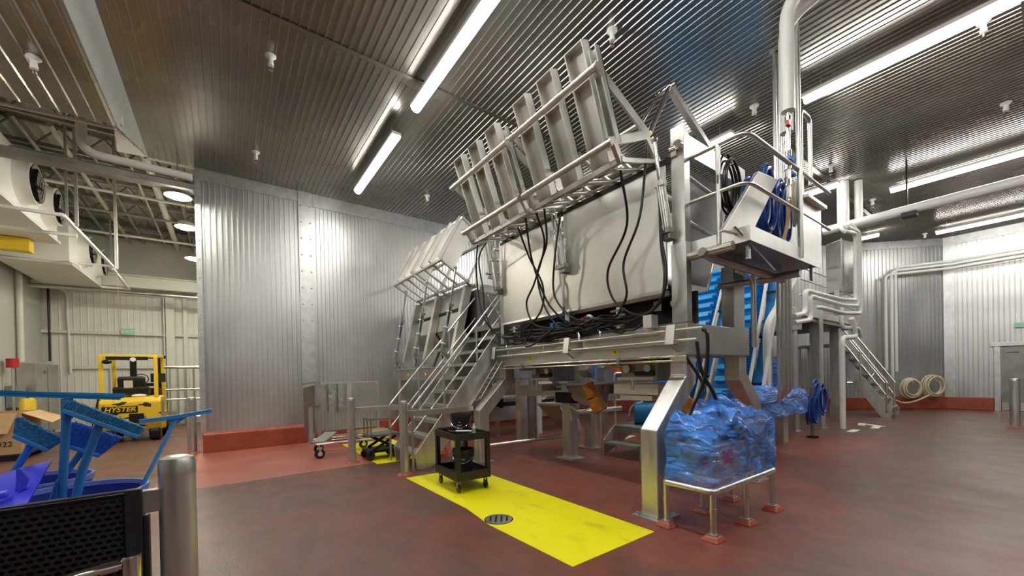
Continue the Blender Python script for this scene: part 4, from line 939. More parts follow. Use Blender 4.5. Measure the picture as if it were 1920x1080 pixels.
B().box((1.60, 9.58, 1.50), (2.98, 9.63, 1.54)).box((1.60, 9.58, 0.4), (1.66, 9.63, 1.54)).box((2.26, 9.58, 0.72), (2.36, 9.63, 1.5)).box((2.94, 9.58, 0.4), (2.98, 9.63, 1.54)).done('frame', 'panel_steel', PN, smooth=0)
b = B(); nx, nz_ = 60, 40
vs_ = []
for j in range(nz_ + 1):
    for i in range(nx + 1):
        x = 1.66 + 0.60 * i / nx; z = 0.86 + 0.62 * j / nz_; u = (i / nx * 3) % 1
        dy = 0.012 * math.sin(math.pi * u) + 0.007 * noise.noise(V((x * 12, 3, z * 10)))
        vs_.append((x, 9.595 - dy, z))
b.add(vs_, [(j * (nx + 1) + i, j * (nx + 1) + i + 1, (j + 1) * (nx + 1) + i + 1, (j + 1) * (nx + 1) + i) for j in range(nz_) for i in range(nx)])
b.done('dented_sheet', 'wall_metal', PN, smooth=60)
for x in (1.86, 2.06): B().box((x - 0.008, 9.57, 0.86), (x + 0.008, 9.60, 1.5)).done('divider', 'steel_dark', PN, smooth=0)
B().box((2.36, 9.595, 0.86), (2.94, 9.605, 1.50)).done('flat_sheet', 'wall_metal_worn', PN, smooth=0)
ribbed((1.66, 9.60, 0), (1, 0, 0), 1.28, 0.45, 0.86, (0, -1, 0), pitch=0.07).done('ribbed_sheet', 'wall_metal_worn', PN, smooth=0)
t = thing('dark_panel', 'narrow dark ribbed panel leaning left of the grey screen', 'panel', (1.4, 9.5, 0))
B().plate([(1.42, 9.85, 0.42), (1.62, 9.64, 0.42), (1.62, 9.64, 1.48), (1.42, 9.85, 1.42)], 0.03).done('sheet', 'steel_dark', t, smooth=0)
LT = thing('lift_cart', 'small black scissor lift cart behind the bollards', 'cart', (2.2, 8.6, 0))
B().box((2.0, 8.15, 0.46), (2.6, 8.65, 0.50)).done('table_top', 'steel_dark', LT, smooth=0)
for y in (8.2, 8.6):
    for z0, z1 in ((0.2, 0.45), (0.45, 0.2)): B().bar((2.08, y, z0), (2.52, y, z1), 0.03, 0.05).done('scissor_arm', 'black_metal', LT, smooth=0)
B().box((1.98, 8.15, 0.15), (2.6, 8.65, 0.2)).done('chassis', 'black_metal', LT, smooth=0)
for x in (2.02, 2.52):
    for y in (8.2, 8.6): B().lathe([(0, -0.02), (0.08, -0.02), (0.085, 0), (0.08, 0.02), (0, 0.02)], (0, 0, 0), 18).xf(Matrix.Translation((x, y, 0.087)) @ Matrix.Rotation(math.pi / 2, 4, 'X')).done('caster', 'black_rubber', LT)
for y in (8.15, 8.4, 8.62): B().tube([(2.02, y, 0.5), (2.02, y, 0.80)], 0.012, 6).done('guard_bar', 'steel_dark', LT)
B().bar((2.02, 8.15, 0.8), (2.02, 8.65, 0.8), 0.03).bar((2.02, 8.15, 0.8), (2.7, 8.15, 0.8), 0.03).done('guard_rail', 'steel_dark', LT, smooth=0)
for o_ in [LT]: o_.location.x += 0.24; o_.location.y -= 0.36
WR = thing('wire_trolley', 'chrome wire shelf trolley between the rack and the black lift cart', 'trolley', (2.6, 9.4, 0))
b = B()
for k in range(16): b.tube([(2.25 + 0.05 * k, 8.95, 0.42), (2.25 + 0.05 * k, 9.45, 0.42)], 0.006, 6)
for y in (8.95, 9.2, 9.45): b.tube([(2.2, y, 0.42), (3.05, y, 0.42)], 0.012, 6)
b.done('shelf', 'chrome', WR)
for x in (2.24, 3.0):
    for y in (8.97, 9.43): B().tube([(x, y, 0.02), (x, y, 0.46)], 0.012, 8).done('leg', 'chrome', WR)

# ------------------------------------------------------------------ equipment under and behind machine 1
def post(x, y, w, z, name='support_post', label='', plate=True, mt='leg_steel'):
    t = thing(name, label, 'post', (x, y, 0))
    B().box((x - w / 2, y - w / 2, 0.0), (x + w / 2, y + w / 2, z)).done('shaft', mt, t, smooth=0, bevel=0.008)
    if plate: B().box((x - w, y - w, 0), (x + w, y + w, 0.02)).done('base_plate', 'steel', t, smooth=0)
    return t
post(5.30, 5.46, 0.21, 1.12, label='square steel post standing on the red floor under the machine')
post(6.4, 5.95, 0.2, 1.0, label='square post partly hidden behind the central support post')
WH = thing('weigh_conveyor', 'long steel weigh conveyor with side holes under the machine', 'conveyor', (5.8, 5.2, 0))
B().bar((5.0, 6.55, 1.33), (5.9, 4.4, 1.42), 0.5, 0.03).bar((4.88, 6.5, 1.28), (5.78, 4.35, 1.36), 0.02, 0.22).bar((5.15, 6.6, 1.28), (6.2, 4.45, 1.36), 0.02, 0.22).done('frame', 'steel', WH, smooth=0)
B().box((4.75, 5.62, 1.30), (5.4, 6.0, 1.42)).done('end_box', 'steel', WH, smooth=0)
B().box((5.15, 5.25, 1.06), (5.5, 5.7, 1.26)).done('drive_housing', 'black_metal', WH, smooth=0, bevel=0.01)
for k in range(5):
    y = 6.1 - 0.38 * k; x = 4.86 + (6.5 - y) * 0.4186; B().cyl((x + 0.02, y, 1.33), (x - 0.01, y, 1.33), 0.05, n=16).done('bearing_ring', 'chrome', WH)
MT = thing('gear_motor', 'rusty orange gear motor hanging on a steel hopper flank', 'motor', (5.1, 4.55, 1.2))
B().prism([(5.2, 4.5, 1.42), (5.15, 5.4, 1.38), (5.15, 5.2, 1.12), (5.2, 4.65, 0.98)], (0.3, 0.1, 0)).done('mount_plate', 'brown_steel', MT, smooth=0)
B().cyl((4.95, 4.66, 1.43), (4.99, 4.57, 1.22), 0.105, n=20).done('motor_body', 'orange_motor', MT)
B().cyl((4.99, 4.57, 1.22), (4.99, 4.56, 1.19), 0.13, n=20).bar((4.99, 4.55, 1.19), (5.03, 4.45, 0.98), 0.2, 0.2).done('gearbox', 'orange_motor', MT, smooth=0, bevel=0.03)
B().tube(smooth_path([(4.93, 4.45, 1.1), (5.0, 4.75, 0.98), (5.05, 5.0, 0.95), (5.1, 5.25, 1.0), (5.1, 5.2, 0.75)], 6), 0.011, 8).done('cable', 'yellow_cable', MT)
MT2 = thing('gear_motor', 'second orange gear motor half hidden behind the nearest slanted leg', 'motor', (5.3, 3.2, 1.1))
B().cyl((5.2, 3.25, 1.42), (5.25, 3.1, 1.15), 0.12, n=20).done('motor_body', 'orange_motor', MT2)
B().bar((5.25, 3.1, 1.18), (5.3, 2.95, 0.85), 0.26, 0.26).done('gearbox', 'orange_motor', MT2, smooth=0, bevel=0.03)
HP = thing('discharge_hopper', 'brown tapered steel discharge hopper beside the central post', 'hopper', (5.9, 6.2, 0.5))
B().prism([(5.5, 6.7, 0.98), (5.5, 5.95, 0.95), (5.6, 5.75, 0.42), (5.6, 5.95, 0.40)], (0.45, 0.1, 0)).done('shell', 'brown_steel', HP, smooth=0)
B().box((5.5, 5.95, 0.95), (6.0, 6.7, 0.99)).done('rim', 'steel', HP, smooth=0)
for i, (y, z) in enumerate(((3.5, 1.55), (5.6, 1.58))):
    G = thing('gearbox_drive', ['dark gearbox drive under the near end of the machine beam', 'dark gearbox drive under the far half of the machine beam'][i], 'gearbox', (5.0, y, z))
    B().box((4.75, y - 0.3, 1.48), (5.3, y + 0.3, 1.79)).done('housing', 'steel_dark', G, smooth=0, bevel=0.02)
    for yy, r_ in ((y + 0.15, 0.06), (y - 0.2, 0.05)):
        B().cyl((4.68, yy, 1.66), (4.78, yy, 1.66), r_, n=18).done('bearing', 'steel', G)
    B().box((4.70, y - 0.28, 1.56), (4.75, y + 0.02, 1.62)).done('chain_cover', 'black_metal', G, smooth=0)
    B().box((4.6, y - 0.35, 1.50), (4.66, y + 0.25, 1.54)).tube([(4.63, y, 1.5), (4.63, y, 1.36)], 0.02, 8).done('bracket', 'steel', G, smooth=0)
    B().tube([(4.62, y + 0.5, 1.72), (4.78, y + 0.1, 1.70)], 0.03, 8).done('shaft', 'steel_dark', G)
CB = thing('side_box', 'cream steel side box of the conveyor left of the slanted leg', 'box', (5.0, 3.6, 1.3))
B().box((4.85, 3.25, 1.28), (5.4, 4.02, 1.44)).done('shell', 'panel_steel', CB, smooth=0, bevel=0.006)
B().box((4.85, 3.35, 1.20), (5.3, 3.9, 1.27)).done('lower_tray', 'panel_steel', CB, smooth=0)
# step platform with rails
SP = thing('step_platform', 'two step stainless service platform with thin rails under the machine', 'steps', (6.2, 4.8, 0))
B().box((6.05, 4.5, 0.21), (6.40, 5.25, 0.25)).done('step', 'tread', SP, smooth=0)
B().box((6.40, 4.4, 0.50), (7.1, 5.35, 0.54)).box((6.40, 4.4, 0.44), (6.42, 5.35, 0.54)).done('deck', 'tread', SP, smooth=0)
for y in (4.42, 5.28): B().prism([(6.05, y, 0.0), (6.05, y, 0.28), (6.4, y, 0.56), (7.1, y, 0.56), (7.1, y, 0.4), (6.3, y, 0.08)], (0, 0.03, 0)).done('side_plate', 'leg_steel', SP, smooth=0)
for x, y in ((6.05, 5.36), (6.5, 5.36), (6.7, 4.40)): B().tube([(x, y, 0.02), (x, y, 1.3 if x > 6.1 else 1.0)], 0.022, 8).done('rail_post', 'steel_tube', SP)
B().tube(fillet([(6.05, 5.36, 0.95), (6.45, 5.36, 1.25), (6.5, 5.36, 1.6), (7.2, 5.0, 1.6)], 0.05), 0.022, 8).tube([(6.5, 5.36, 1.05), (7.4, 4.6, 1.05)], 0.018, 8).done('handrail', 'steel_tube', SP)
B().box((6.85, 4.8, 0), (6.95, 4.9, 0.5)).done('support', 'steel', SP, smooth=0)
tubes('floor_tube', 'long steel tie tube running low between the legs', 'tube', [([(3.92, 6.35, 0.28), (5.25, 5.6, 0.42)], 0.035)])
tubes('floor_tube', 'short thick tie tube right of the central post', 'tube', [([(5.5, 5.5, 0.85), (6.6, 5.3, 0.88)], 0.05)])
# rear frame of the line: portal with knee brace, conveyor with red and orange bits
PG = thing('portal_frame', 'dark steel portal frame with knee brace behind the far leg', 'frame', (6.1, 7.7, 0))
B().box((6.05, 7.65, 0), (6.25, 7.85, 1.9)).done('post', 'steel_dark', PG, smooth=0)
B().box((6.25, 7.62, 0), (6.30, 7.88, 1.9)).done('edge', 'panel_steel', PG, smooth=0)
B().box((5.1, 7.65, 1.55), (6.25, 7.85, 1.9)).prism([(5.6, 7.65, 1.56), (6.06, 7.65, 1.05), (6.06, 7.65, 1.56)], (0, 0.15, 0)).done('head_beam', 'steel', PG, smooth=0)
RC = thing('sorting_conveyor', 'grey belt conveyor with black clamps behind the far leg', 'conveyor', (6.5, 9.0, 0))
B().box((5.2, 8.6, 0.42), (8.6, 8.66, 0.78)).box((5.2, 9.3, 0.42), (8.6, 9.36, 0.78)).done('side_frame', 'steel', RC, smooth=0)
B().box((5.2, 8.62, 0.98), (8.6, 9.34, 1.03)).done('top', 'panel_steel', RC, smooth=0)
B().box((5.2, 8.58, 0.80), (8.6, 8.62, 0.9)).done('belt_edge', 'black_rubber', RC, smooth=0)
for x in (5.8, 6.9, 8.0):
    B().box((x, 8.55, 0.75), (x + 0.1, 8.6, 1.0)).done('clamp', 'black_metal', RC, smooth=0)
    B().box((x, 8.7, 0), (x + 0.07, 8.77, 0.45)).done('leg', 'steel', RC, smooth=0)
B().box((6.5, 8.585, 0.55), (6.9, 8.599, 0.65)).done('label_plate', 'paper', RC, smooth=0)
coil('hose_coil', 'cream hose coil hooked on the sorting conveyor', 'hose', (7.1, 8.4, 1.12), 0.16, 0.02, 'cream_hose', 5, 1.3, seed=11, jit=0.04)
for i, (x, y, z, s) in enumerate(((8.9, 7.1, 1.62, 0.12), (7.6, 8.4, 0.65, 0.1), (3.66, 7.55, 0.0, 0.10))):
    t = thing('traffic_cone', ['small orange cone up on the equipment', 'small orange cone low on the conveyor frame', 'orange cone seen through the utility cart'][i], 'cone', (x, y, z))
    B().lathe([(s * 1.1, 0), (s * 1.0, 0.02), (s * 0.25, s * 2.6), (0, s * 2.62)], (x, y, z), 16).done('cone', 'orange_cone', t)
    B().box((x - s * 1.3, y - s * 1.3, z), (x + s * 1.3, y + s * 1.3, z + 0.015)).done('foot', 'orange_cone', t, smooth=0)
# background processing line
BG = thing('processing_line', 'distant steel processing line frame with white rails under the machine', 'machine', (10, 8.5, 0))
B().box((8.0, 7.2, 1.20), (12.6, 7.26, 1.75)).done('side_panel', 'steel', BG, smooth=0)
B().box((8.0, 7.0, 1.76), (12.4, 7.1, 1.80)).box((7.5, 6.6, 1.28), (10.4, 6.66, 1.32)).done('rail', 'white_pipe', BG, smooth=0)
for x in (8.2, 9.6, 11.0, 12.4): B().box((x, 7.1, 0), (x + 0.1, 7.25, 1.9)).done('leg', 'steel', BG, smooth=0)
B().bar((8.6, 8.2, 1.6), (10.8, 8.2, 3.6), 0.4, 0.3).done('inclined_chute', 'steel_dark', BG, smooth=0)
B().box((9.0, 9.2, 0), (9.4, 9.5, 3.4)).box((12.0, 8.5, 0), (12.4, 8.8, 3.6)).box((7.0, 9.8, 1.5), (13.0, 10.2, 2.4)).done('tower', 'steel_dark', BG, smooth=0)
B().box((6.7, 8.3, 0), (7.0, 8.35, 2.6)).box((7.7, 9.6, 0.9), (8.6, 9.65, 2.3)).done('white_screen', 'white_paint', BG, smooth=0)
def film_blob(name, label, c, size, seed=0, parent=None, cat='bag', amp=0.16):
    t = thing(name, label, cat, (c[0], c[1], c[2] - size[2]))
    vs_, fs_ = [], []; n, m = 48, 28
    for i in range(m + 1):
        th = math.pi * i / m
        for j in range(n):
            a = 2 * math.pi * j / n
            def se(v, e): return math.copysign(abs(v) ** e, v)
            p = V((se(math.sin(th), 0.5) * se(math.cos(a), 0.6), se(math.sin(th), 0.5) * se(math.sin(a), 0.6), se(math.cos(th), 0.55)))
            nn = noise.noise(p * 2.1 + V((seed, 0, 0))) * amp + abs(noise.noise(p * 5.3 + V((0, seed, 0)))) * amp * 0.7
            p = p * (1 + nn)
            vs_.append((c[0] + p.x * size[0], c[1] + p.y * size[1], c[2] + p.z * size[2]))
    for i in range(m):
        for j in range(n): fs_.append((i * n + j, (i + 1) * n + j, (i + 1) * n + (j + 1) % n, i * n + (j + 1) % n))
    B().add(vs_, fs_).done('film', 'blue_film', t, smooth=50)
    return t
t = film_blob('plastic_bag', 'crumpled blue plastic bag on the distant white rail', (9.3, 6.9, 1.70), (0.42, 0.18, 0.16), 2)
B().ball((9.3, 6.9, 1.66), 0.12, 10, (2, 1, 0.8)).done('contents', 'blue_belt_dark', t)
t = film_blob('plastic_bag', 'small upright blue plastic bag by the orange cone', (8.5, 7.6, 1.75), (0.16, 0.14, 0.3), 4)
B().ball((8.5, 7.6, 1.70), 0.1, 10, (1, 1, 2)).done('contents', 'blue_belt_dark', t)
t = thing('wrapped_drum', 'dark teal plastic covered drum lying under the machine by the step platform', 'drum', (6.9, 4.9, 0.9))
B().cyl((6.85, 5.15, 0.76), (7.15, 4.8, 0.76), 0.215, n=24).done('cover', 'blue_belt_dark', t)
B().tube(smooth_path([(6.8, 5.25, 0.70), (6.84, 5.2, 0.9), (7.0, 5.05, 1.0)], 5), 0.02, 8).done('rim', 'white_plastic', t)
for i, x in enumerate((10.9, 12.1)):
    t = thing('notice_sign', ['left', 'right'][i] + ' of the two white notice boards far behind the machine', 'sign', (x, 7.6, 1.9), 'white notices with red and green bands')
    B().box((x - 0.2, 7.6, 1.72), (x + 0.2, 7.61, 2.28)).done('board', 'paper', t, smooth=0)
    B().box((x - 0.18, 7.595, 2.12), (x + 0.18, 7.60, 2.22)).done('red_band', 'red_plastic', t, smooth=0)
    B().box((x - 0.18, 7.595, 1.78), (x + 0.18, 7.60, 1.84)).done('green_band', 'green_sign', t, smooth=0)
for i, (x, y, a) in enumerate(((8.5, 7.9, 0.3), (8.9, 8.3, 1.0), (8.1, 6.3, 0.2), (9.3, 8.1, 0.6), (8.8, 9.0, 0.2), (14.6, 3.25, 0.2), (14.1, 2.85, 0.1), (14.55, 2.98, 0.9), (12.95, 3.05, 0.0))):
    o = B().box((-0.28, -0.08, 0.0), (0.28, 0.08, 0.006)).done('paper_sheet', 'paper', None, smooth=0, loc=(0, 0, 0)); o.location = (x, y, 0.001); o.rotation_euler = (0, 0, a)
    tag(o, ['white scrap left of the distant cluster under the machine', 'white scrap behind the central post', 'white scrap beside the step platform', 'farthest white scrap under the machine', 'white scrap deep behind the portal frame', 'topmost white strip on the floor before the small stairs', 'lowest left white strip on the open floor', 'middle white strip in the group on the open floor', 'white strip by the foot of the mezzanine column'][i], 'paper', 'white scraps on the red floor')
# ------------------------------------------------------------------ wrapped drive unit on its pipe stand
SD = thing('pipe_stand', 'low stainless pipe stand on five grouted feet', 'stand', (4.4, 2.2, 0))
B().tube(fillet([(3.68, 2.38, 0.46), (3.68, 1.90, 0.46), (5.06, 1.90, 0.46), (5.06, 2.40, 0.46), (3.69, 2.40, 0.46)], 0.06), 0.032, 12).done('top_ring', 'steel_tube', SD)
for x, y in ((3.70, 2.40), (3.71, 1.92), (4.38, 1.92), (5.04, 1.92), (4.38, 2.38), (5.04, 2.38)):
    l = B().cyl((x, y, 0.03), (x, y, 0.44), 0.030, n=14).cyl((x, y, 0.26), (x, y, 0.30), 0.034, n=14).done('leg', 'steel_tube', SD)
    a_, c_ = 0.095, 0.055
    B().add([(x - a_, y - a_ * 0.9, 0), (x + a_ * 1.05, y - a_, 0), (x + a_, y + a_, 0), (x - a_, y + a_ * 0.95, 0), (x - c_, y - c_, 0.05), (x + c_, y - c_, 0.052), (x + c_, y + c_, 0.05), (x - c_, y + c_, 0.048)], [(3, 2, 1, 0), (4, 5, 6, 7), (0, 1, 5, 4), (1, 2, 6, 5), (2, 3, 7, 6), (3, 0, 4, 7)]).done('grout_foot', 'red_kerb', l, smooth=0, bevel=0.012)
    B().box((x - 0.045, y - 0.045, 0.04), (x + 0.045, y + 0.045, 0.06)).done('foot_plate', 'steel', l, smooth=0)
DU = thing('wrapped_drive', 'drive unit wrapped in crumpled blue plastic film on the pipe stand', 'wrapped machine', (4.4, 2.15, 0.49))
B().box((3.80, 1.97, 0.50), (4.5, 2.32, 0.86)).done('cabinet', 'panel_steel', DU, smooth=0, bevel=0.01)
B().box((3.796, 1.99, 0.66), (3.80, 2.08, 0.80)).box((4.02, 1.965, 0.66), (4.22, 1.969, 0.80)).done('red_label', 'red_plastic', DU, smooth=0)
B().box((4.5, 1.95, 0.50), (5.04, 2.35, 1.04)).done('gear_case', 'steel_dark', DU, smooth=0, bevel=0.02)
B().cyl((3.95, 2.15, 0.95), (4.4, 2.15, 1.0), 0.11, n=20).cyl((4.35, 2.05, 0.92), (4.75, 2.05, 1.0), 0.09, n=20).done('pump', 'black_metal', DU)
B().bar((4.0, 2.2, 0.86), (4.15, 2.2, 1.02), 0.14, 0.2).done('reservoir', 'white_plastic', DU, smooth=0, bevel=0.02)
def film_cover(t, x0, x1, y0, y1, zb, top, seed, nx=70, ny=26, nz=26, amp=0.02, mt='blue_film'):
    # a draped cover: walls plus a top that follows top(x, y), all with folds
    def disp(p):
        q = p * 4.5 + V((seed, 0, 0)); f = abs(noise.noise(V((q.x * 0.6 + q.z * 0.7, q.y * 0.8, q.z * 0.35)))) * 2 - 0.5
        g = abs(noise.noise(p * 7 + V((0, seed, 0))))
        return f * amp * 1.6 + g * amp * 0.7
    ring = []
    for i in range(nx): ring.append((x0 + (x1 - x0) * i / nx, y0, 0, -1))
    for i in range(ny): ring.append((x1, y0 + (y1 - y0) * i / ny, 1, 0))
    for i in range(nx): ring.append((x1 - (x1 - x0) * i / nx, y1, 0, 1))
    for i in range(ny): ring.append((x0, y1 - (y1 - y0) * i / ny, -1, 0))
    n = len(ring); vs_, fs_ = [], []
    for k in range(nz + 1):
        f = k / nz
        for x, y, ax, ay in ring:
            inset = 0.035 * max(0, f - 0.8) / 0.2
            xc, yc = min(max(x, x0 + inset), x1 - inset), min(max(y, y0 + inset), y1 - inset)
            zt = top(xc, yc); z = zb + (zt - zb) * f
            p = V((xc, yc, z)); d = disp(p)
            flare = 0.02 * math.sin(f * 9 + x * 7) * (1 - f)
            vs_.append(p + V((ax, ay, 0)) * ((d + flare) * (1 - f ** 5)))
    for k in range(nz):
        for j in range(n): fs_.append((k * n + j, k * n + (j + 1) % n, (k + 1) * n + (j + 1) % n, (k + 1) * n + j))
    b = B().add(vs_, fs_)
    gx, gy = nx, ny; vs2, fs2 = [], []
    for j in range(gy + 1):
        for i in range(gx + 1):
            x = x0 + 0.035 + (x1 - x0 - 0.07) * i / gx; y = y0 + 0.035 + (y1 - y0 - 0.07) * j / gy
            p = V((x, y, top(x, y)))
            e = min(i, gx - i, 3) / 3 * min(j, gy - j, 3) / 3
            vs2.append(p + V((0, 0, (disp(p * 1.3) + 0.012) * e * 1.4)))
    for j in range(gy):
        for i in range(gx): fs2.append((j * (gx + 1) + i, j * (gx + 1) + i + 1, (j + 1) * (gx + 1) + i + 1, (j + 1) * (gx + 1) + i))
    b.add(vs2, fs2)
    return b.done('film', mt, t, smooth=55)
def htop(x, y):
    u = (x - 3.72) / (5.08 - 3.72); v = (y - 1.9) / 0.5
    z = 0.92 + 0.10 * min(1, u * 3) + 0.10 * v
    z += 0.20 * math.exp(-((u - 0.10) / 0.10) ** 2) * v ** 1.5 * 0.7
    z += 0.16 * math.exp(-((u - 0.42) / 0.13) ** 2)
    z += 0.22 * math.exp(-((u - 0.72) / 0.13) ** 2) * (0.4 + 0.6 * v)
    z += 0.10 * max(0, u - 0.8) / 0.2
    z += 0.05 * noise.noise(V((x * 5, y * 5, 1.0)))
    return z
film_cover(DU, 3.72, 5.10, 1.90, 2.42, 0.495, htop, 3.1)
D2 = thing('wrapped_drive', 'second blue film wrapped drive, smaller, farther behind the stand', 'wrapped machine', (8.0, 3.1, 0.8))
B().cyl((6.95, 3.13, 1.03), (8.9, 3.13, 0.98), 0.10, n=20).done('motor', 'steel_dark', D2)
film_cover(D2, 6.85, 9.5, 2.95, 3.4, 0.74, lambda x, y: 1.29 - (x - 6.75) * 0.035 + 0.02 * math.sin(x * 5) + 0.04 * noise.noise(V((x * 3, y * 3, 7))), 9.0, 70, 16, 18, 0.02, 'blue_film_thick')
for x in (7.3, 8.2): B().box((x, 3.15, 0), (x + 0.12, 3.27, 0.82)).done('leg', 'steel', D2, smooth=0)
coil('cable_coil', 'hanging loops of dark blue cable right of the wrapped drive', 'cable', (11.4, 3.3, 0.86), 0.25, 0.022, 'blue_hose', 7, 1.4, seed=21, jit=0.12)
coil('cable_coil', 'second smaller tangle of dark blue cable near the column foot', 'cable', (10.9, 3.3, 0.64), 0.17, 0.022, 'blue_hose', 6, 1.9, seed=25, jit=0.12)
t = thing('cable_stand', 'thin black stand that carries the dark blue cable loops', 'stand', (11.1, 3.36, 0))
B().tube([(11.1, 3.36, 0.05), (11.1, 3.36, 1.2)], 0.03, 8).bar((10.5, 3.36, 1.2), (12.0, 3.36, 1.18), 0.05).done('pole', 'steel_dark', t)
B().cyl((11.1, 3.36, 0), (11.1, 3.36, 0.04), 0.12, n=14).done('foot', 'black_metal', t)

# ------------------------------------------------------------------ blue incline conveyors
def incline(y0, y1, x0, z0, x1, z1, label):
    t = thing('incline_conveyor', label, 'conveyor', (x0, y0, 0), 'blue cleated incline conveyors')
    d = V((x1 - x0, 0, z1 - z0)); L_ = d.length; d.normalize(); n = V((-d.z, 0, d.x))
    if n.x > 0: n = -n
    a, b_ = V((x0, 0, z0)), V((x1, 0, z1))
    def P(s, y, h): p = a + d * s + n * h; return V((p.x, y, p.z))
    B().add([P(0, y0, 0), P(L_, y0, 0), P(L_, y1, 0), P(0, y1, 0), P(0, y0, -0.05), P(L_, y0, -0.05), P(L_, y1, -0.05), P(0, y1, -0.05)],
            [(0, 1, 2, 3), (7, 6, 5, 4), (0, 4, 5, 1), (1, 5, 6, 2), (2, 6, 7, 3), (3, 7, 4, 0)]).done('belt', 'blue_belt_dark', t, smooth=0)
    k = 0; s = 0.1
    cl_ = B()
    while s < L_:
        cl_.add([P(s, y0 + 0.12, 0), P(s + 0.13, y0 + 0.12, 0), P(s + 0.10, y0 + 0.12, 0.09), P(s, y0 + 0.12, 0.10), P(s, y1 - 0.05, 0), P(s + 0.13, y1 - 0.05, 0), P(s + 0.10, y1 - 0.05, 0.09), P(s, y1 - 0.05, 0.10)],
                [(3, 2, 1, 0), (4, 5, 6, 7), (0, 1, 5, 4), (1, 2, 6, 5), (2, 3, 7, 6), (3, 0, 4, 7)])
        s += 0.26
    cl_.done('cleats', 'blue_belt', t, smooth=0)
    sd = B(); s = 0.0
    while s < L_:
        sd.add([P(s, y0, 0), P(s + 0.05, y0, 0), P(s + 0.05, y0 + 0.10, 0.0), P(s, y0 + 0.10, 0.07), P(s, y0, 0.09)], [(0, 1, 2), (0, 2, 3), (0, 3, 4)]); s += 0.055
    sd.done('side_wall', 'blue_belt', t, smooth=0)
    for yy, hh in ((y0 - 0.04, 0.02), (y0 - 0.28, 0.0)):
        B().tube([P(-0.2, yy, hh), P(L_ + 0.2, yy, hh)], 0.035, 8).done('side_rail', 'white_pipe', t)
    B().add([P(0, y0 - 0.25, -0.1), P(L_, y0 - 0.25, -0.1), P(L_, y0 - 0.05, -0.1), P(0, y0 - 0.05, -0.1)], [(0, 1, 2, 3)]).done('return_belt', 'blue_belt_dark', t, smooth=0)
    for f in (0.15, 0.4, 0.65, 0.9): B().bar(P(L_ * f, y0 - 0.28, 0.0), P(L_ * f, y0 - 0.04, 0.0), 0.05).done('cross_bracket', 'black_metal', t, smooth=0)
    for f in (0.3, 0.8):
        p = P(L_ * f, y1, -0.1)
        for ya in (y1 - 0.05, y0): B().box((p.x, ya, 0), (p.x + 0.08, ya + 0.07, p.z)).done('leg', 'steel', t, smooth=0)
incline(3.45, 4.1, 7.80, 0.8, 9.30, 4.4, 'tall blue cleated conveyor right of the machine end beam')
incline(5.0, 6.2, 8.9, 1.0, 10.5, 4.2, 'second blue cleated conveyor seen through the machine frame')
t = thing('wrapped_drum', 'blue film covered drum standing behind the fat grey pipe', 'drum', (9.95, 3.62, 0))
t = t; B().cyl((9.95, 3.62, 1.0), (9.95, 3.62, 1.9), 0.2, n=18).done('cover', 'blue_film', t)
B().box((9.82, 3.5, 0), (10.08, 3.75, 1.02)).done('stand', 'steel', t, smooth=0)

# ------------------------------------------------------------------ mezzanine with pipes on the right
MZ = thing('mezzanine', 'small steel mezzanine on square columns behind the platform', 'platform', (13.2, 4.2, 0))
B().box((11.7, 3.75, 2.85), (16.5, 5.6, 2.95)).done('deck', 'steel_dark', MZ, smooth=0)
B().box((11.7, 3.7, 2.95), (16.5, 3.75, 3.12)).box((11.6, 3.75, 2.6), (11.75, 5.6, 2.86)).box((13.0, 3.75, 2.6), (13.1, 5.6, 2.86)).done('edge_beam', 'steel', MZ, smooth=0)
for x, y, w, z in ((11.88, 4.05, 0.25, 3.2), (13.01, 3.82, 0.25, 3.25), (15.29, 4.0, 0.25, 2.86)):
    l = B().box((x - w / 2, y - w / 2, 0), (x + w / 2, y + w / 2, z)).done('column', 'leg_steel', MZ, smooth=0, bevel=0.02)
    B().box((x - w / 2 - 0.012, y - w / 2 - 0.012, 0.0), (x + w / 2 + 0.012, y + w / 2 + 0.012, 0.48)).box((x - w * 0.75, y - w * 0.75, 0), (x + w * 0.75, y + w * 0.75, 0.025)).done('sleeve', 'steel', l, smooth=0)
for z in (3.5, 3.9, 4.2): B().tube([(11.8, 3.8, z), (16.4, 3.8, z)], 0.02, 8).done('rail', 'steel_tube', MZ)
B().bar((12.6, 4.6, 2.8), (14.0, 4.6, 0.8), 0.06, 0.2).bar((13.0, 5.2, 2.8), (14.4, 5.2, 0.8), 0.06, 0.2).done('brace', 'steel_dark', MZ, smooth=0)
for k in range(9): B().bar((12.2, 5.5, 0.9 + 0.22 * k), (14.4, 5.5, 0.9 + 0.22 * k), 0.03).done('rung', 'steel', MZ, smooth=0)
B().box((12.2, 5.6, 0.5), (14.2, 6.4, 1.6)).done('lower_cabinet', 'grey_cylinder', MZ, smooth=0)
B().ball((13.9, 5.4, 1.7), 0.07, 10).done('red_button', 'red_plastic', MZ)
CAB = thing('control_cabinet', 'tall stainless cabinet hung among white pipes above the mezzanine', 'cabinet', (12, 3.2, 3.4))
B().prism([(12.2, 3.36, 0), (12.0, 3.0, 0), (12.66, 2.86, 0), (12.9, 3.25, 0)], (0, 0, 1.24)).xf(Matrix.Translation((0, 0, 3.46))).done('shell', 'cabinet_steel', CAB, smooth=0, bevel=0.012)
B().box((11.99, 2.99, 3.44), (12.01, 3.01, 4.72)).done('door_seam', 'steel_dark', CAB, smooth=0)
B().box((12.0, 3.05, 2.9), (12.1, 3.15, 3.5)).done('bracket', 'steel', CAB, smooth=0)
W = 'white_pipe'
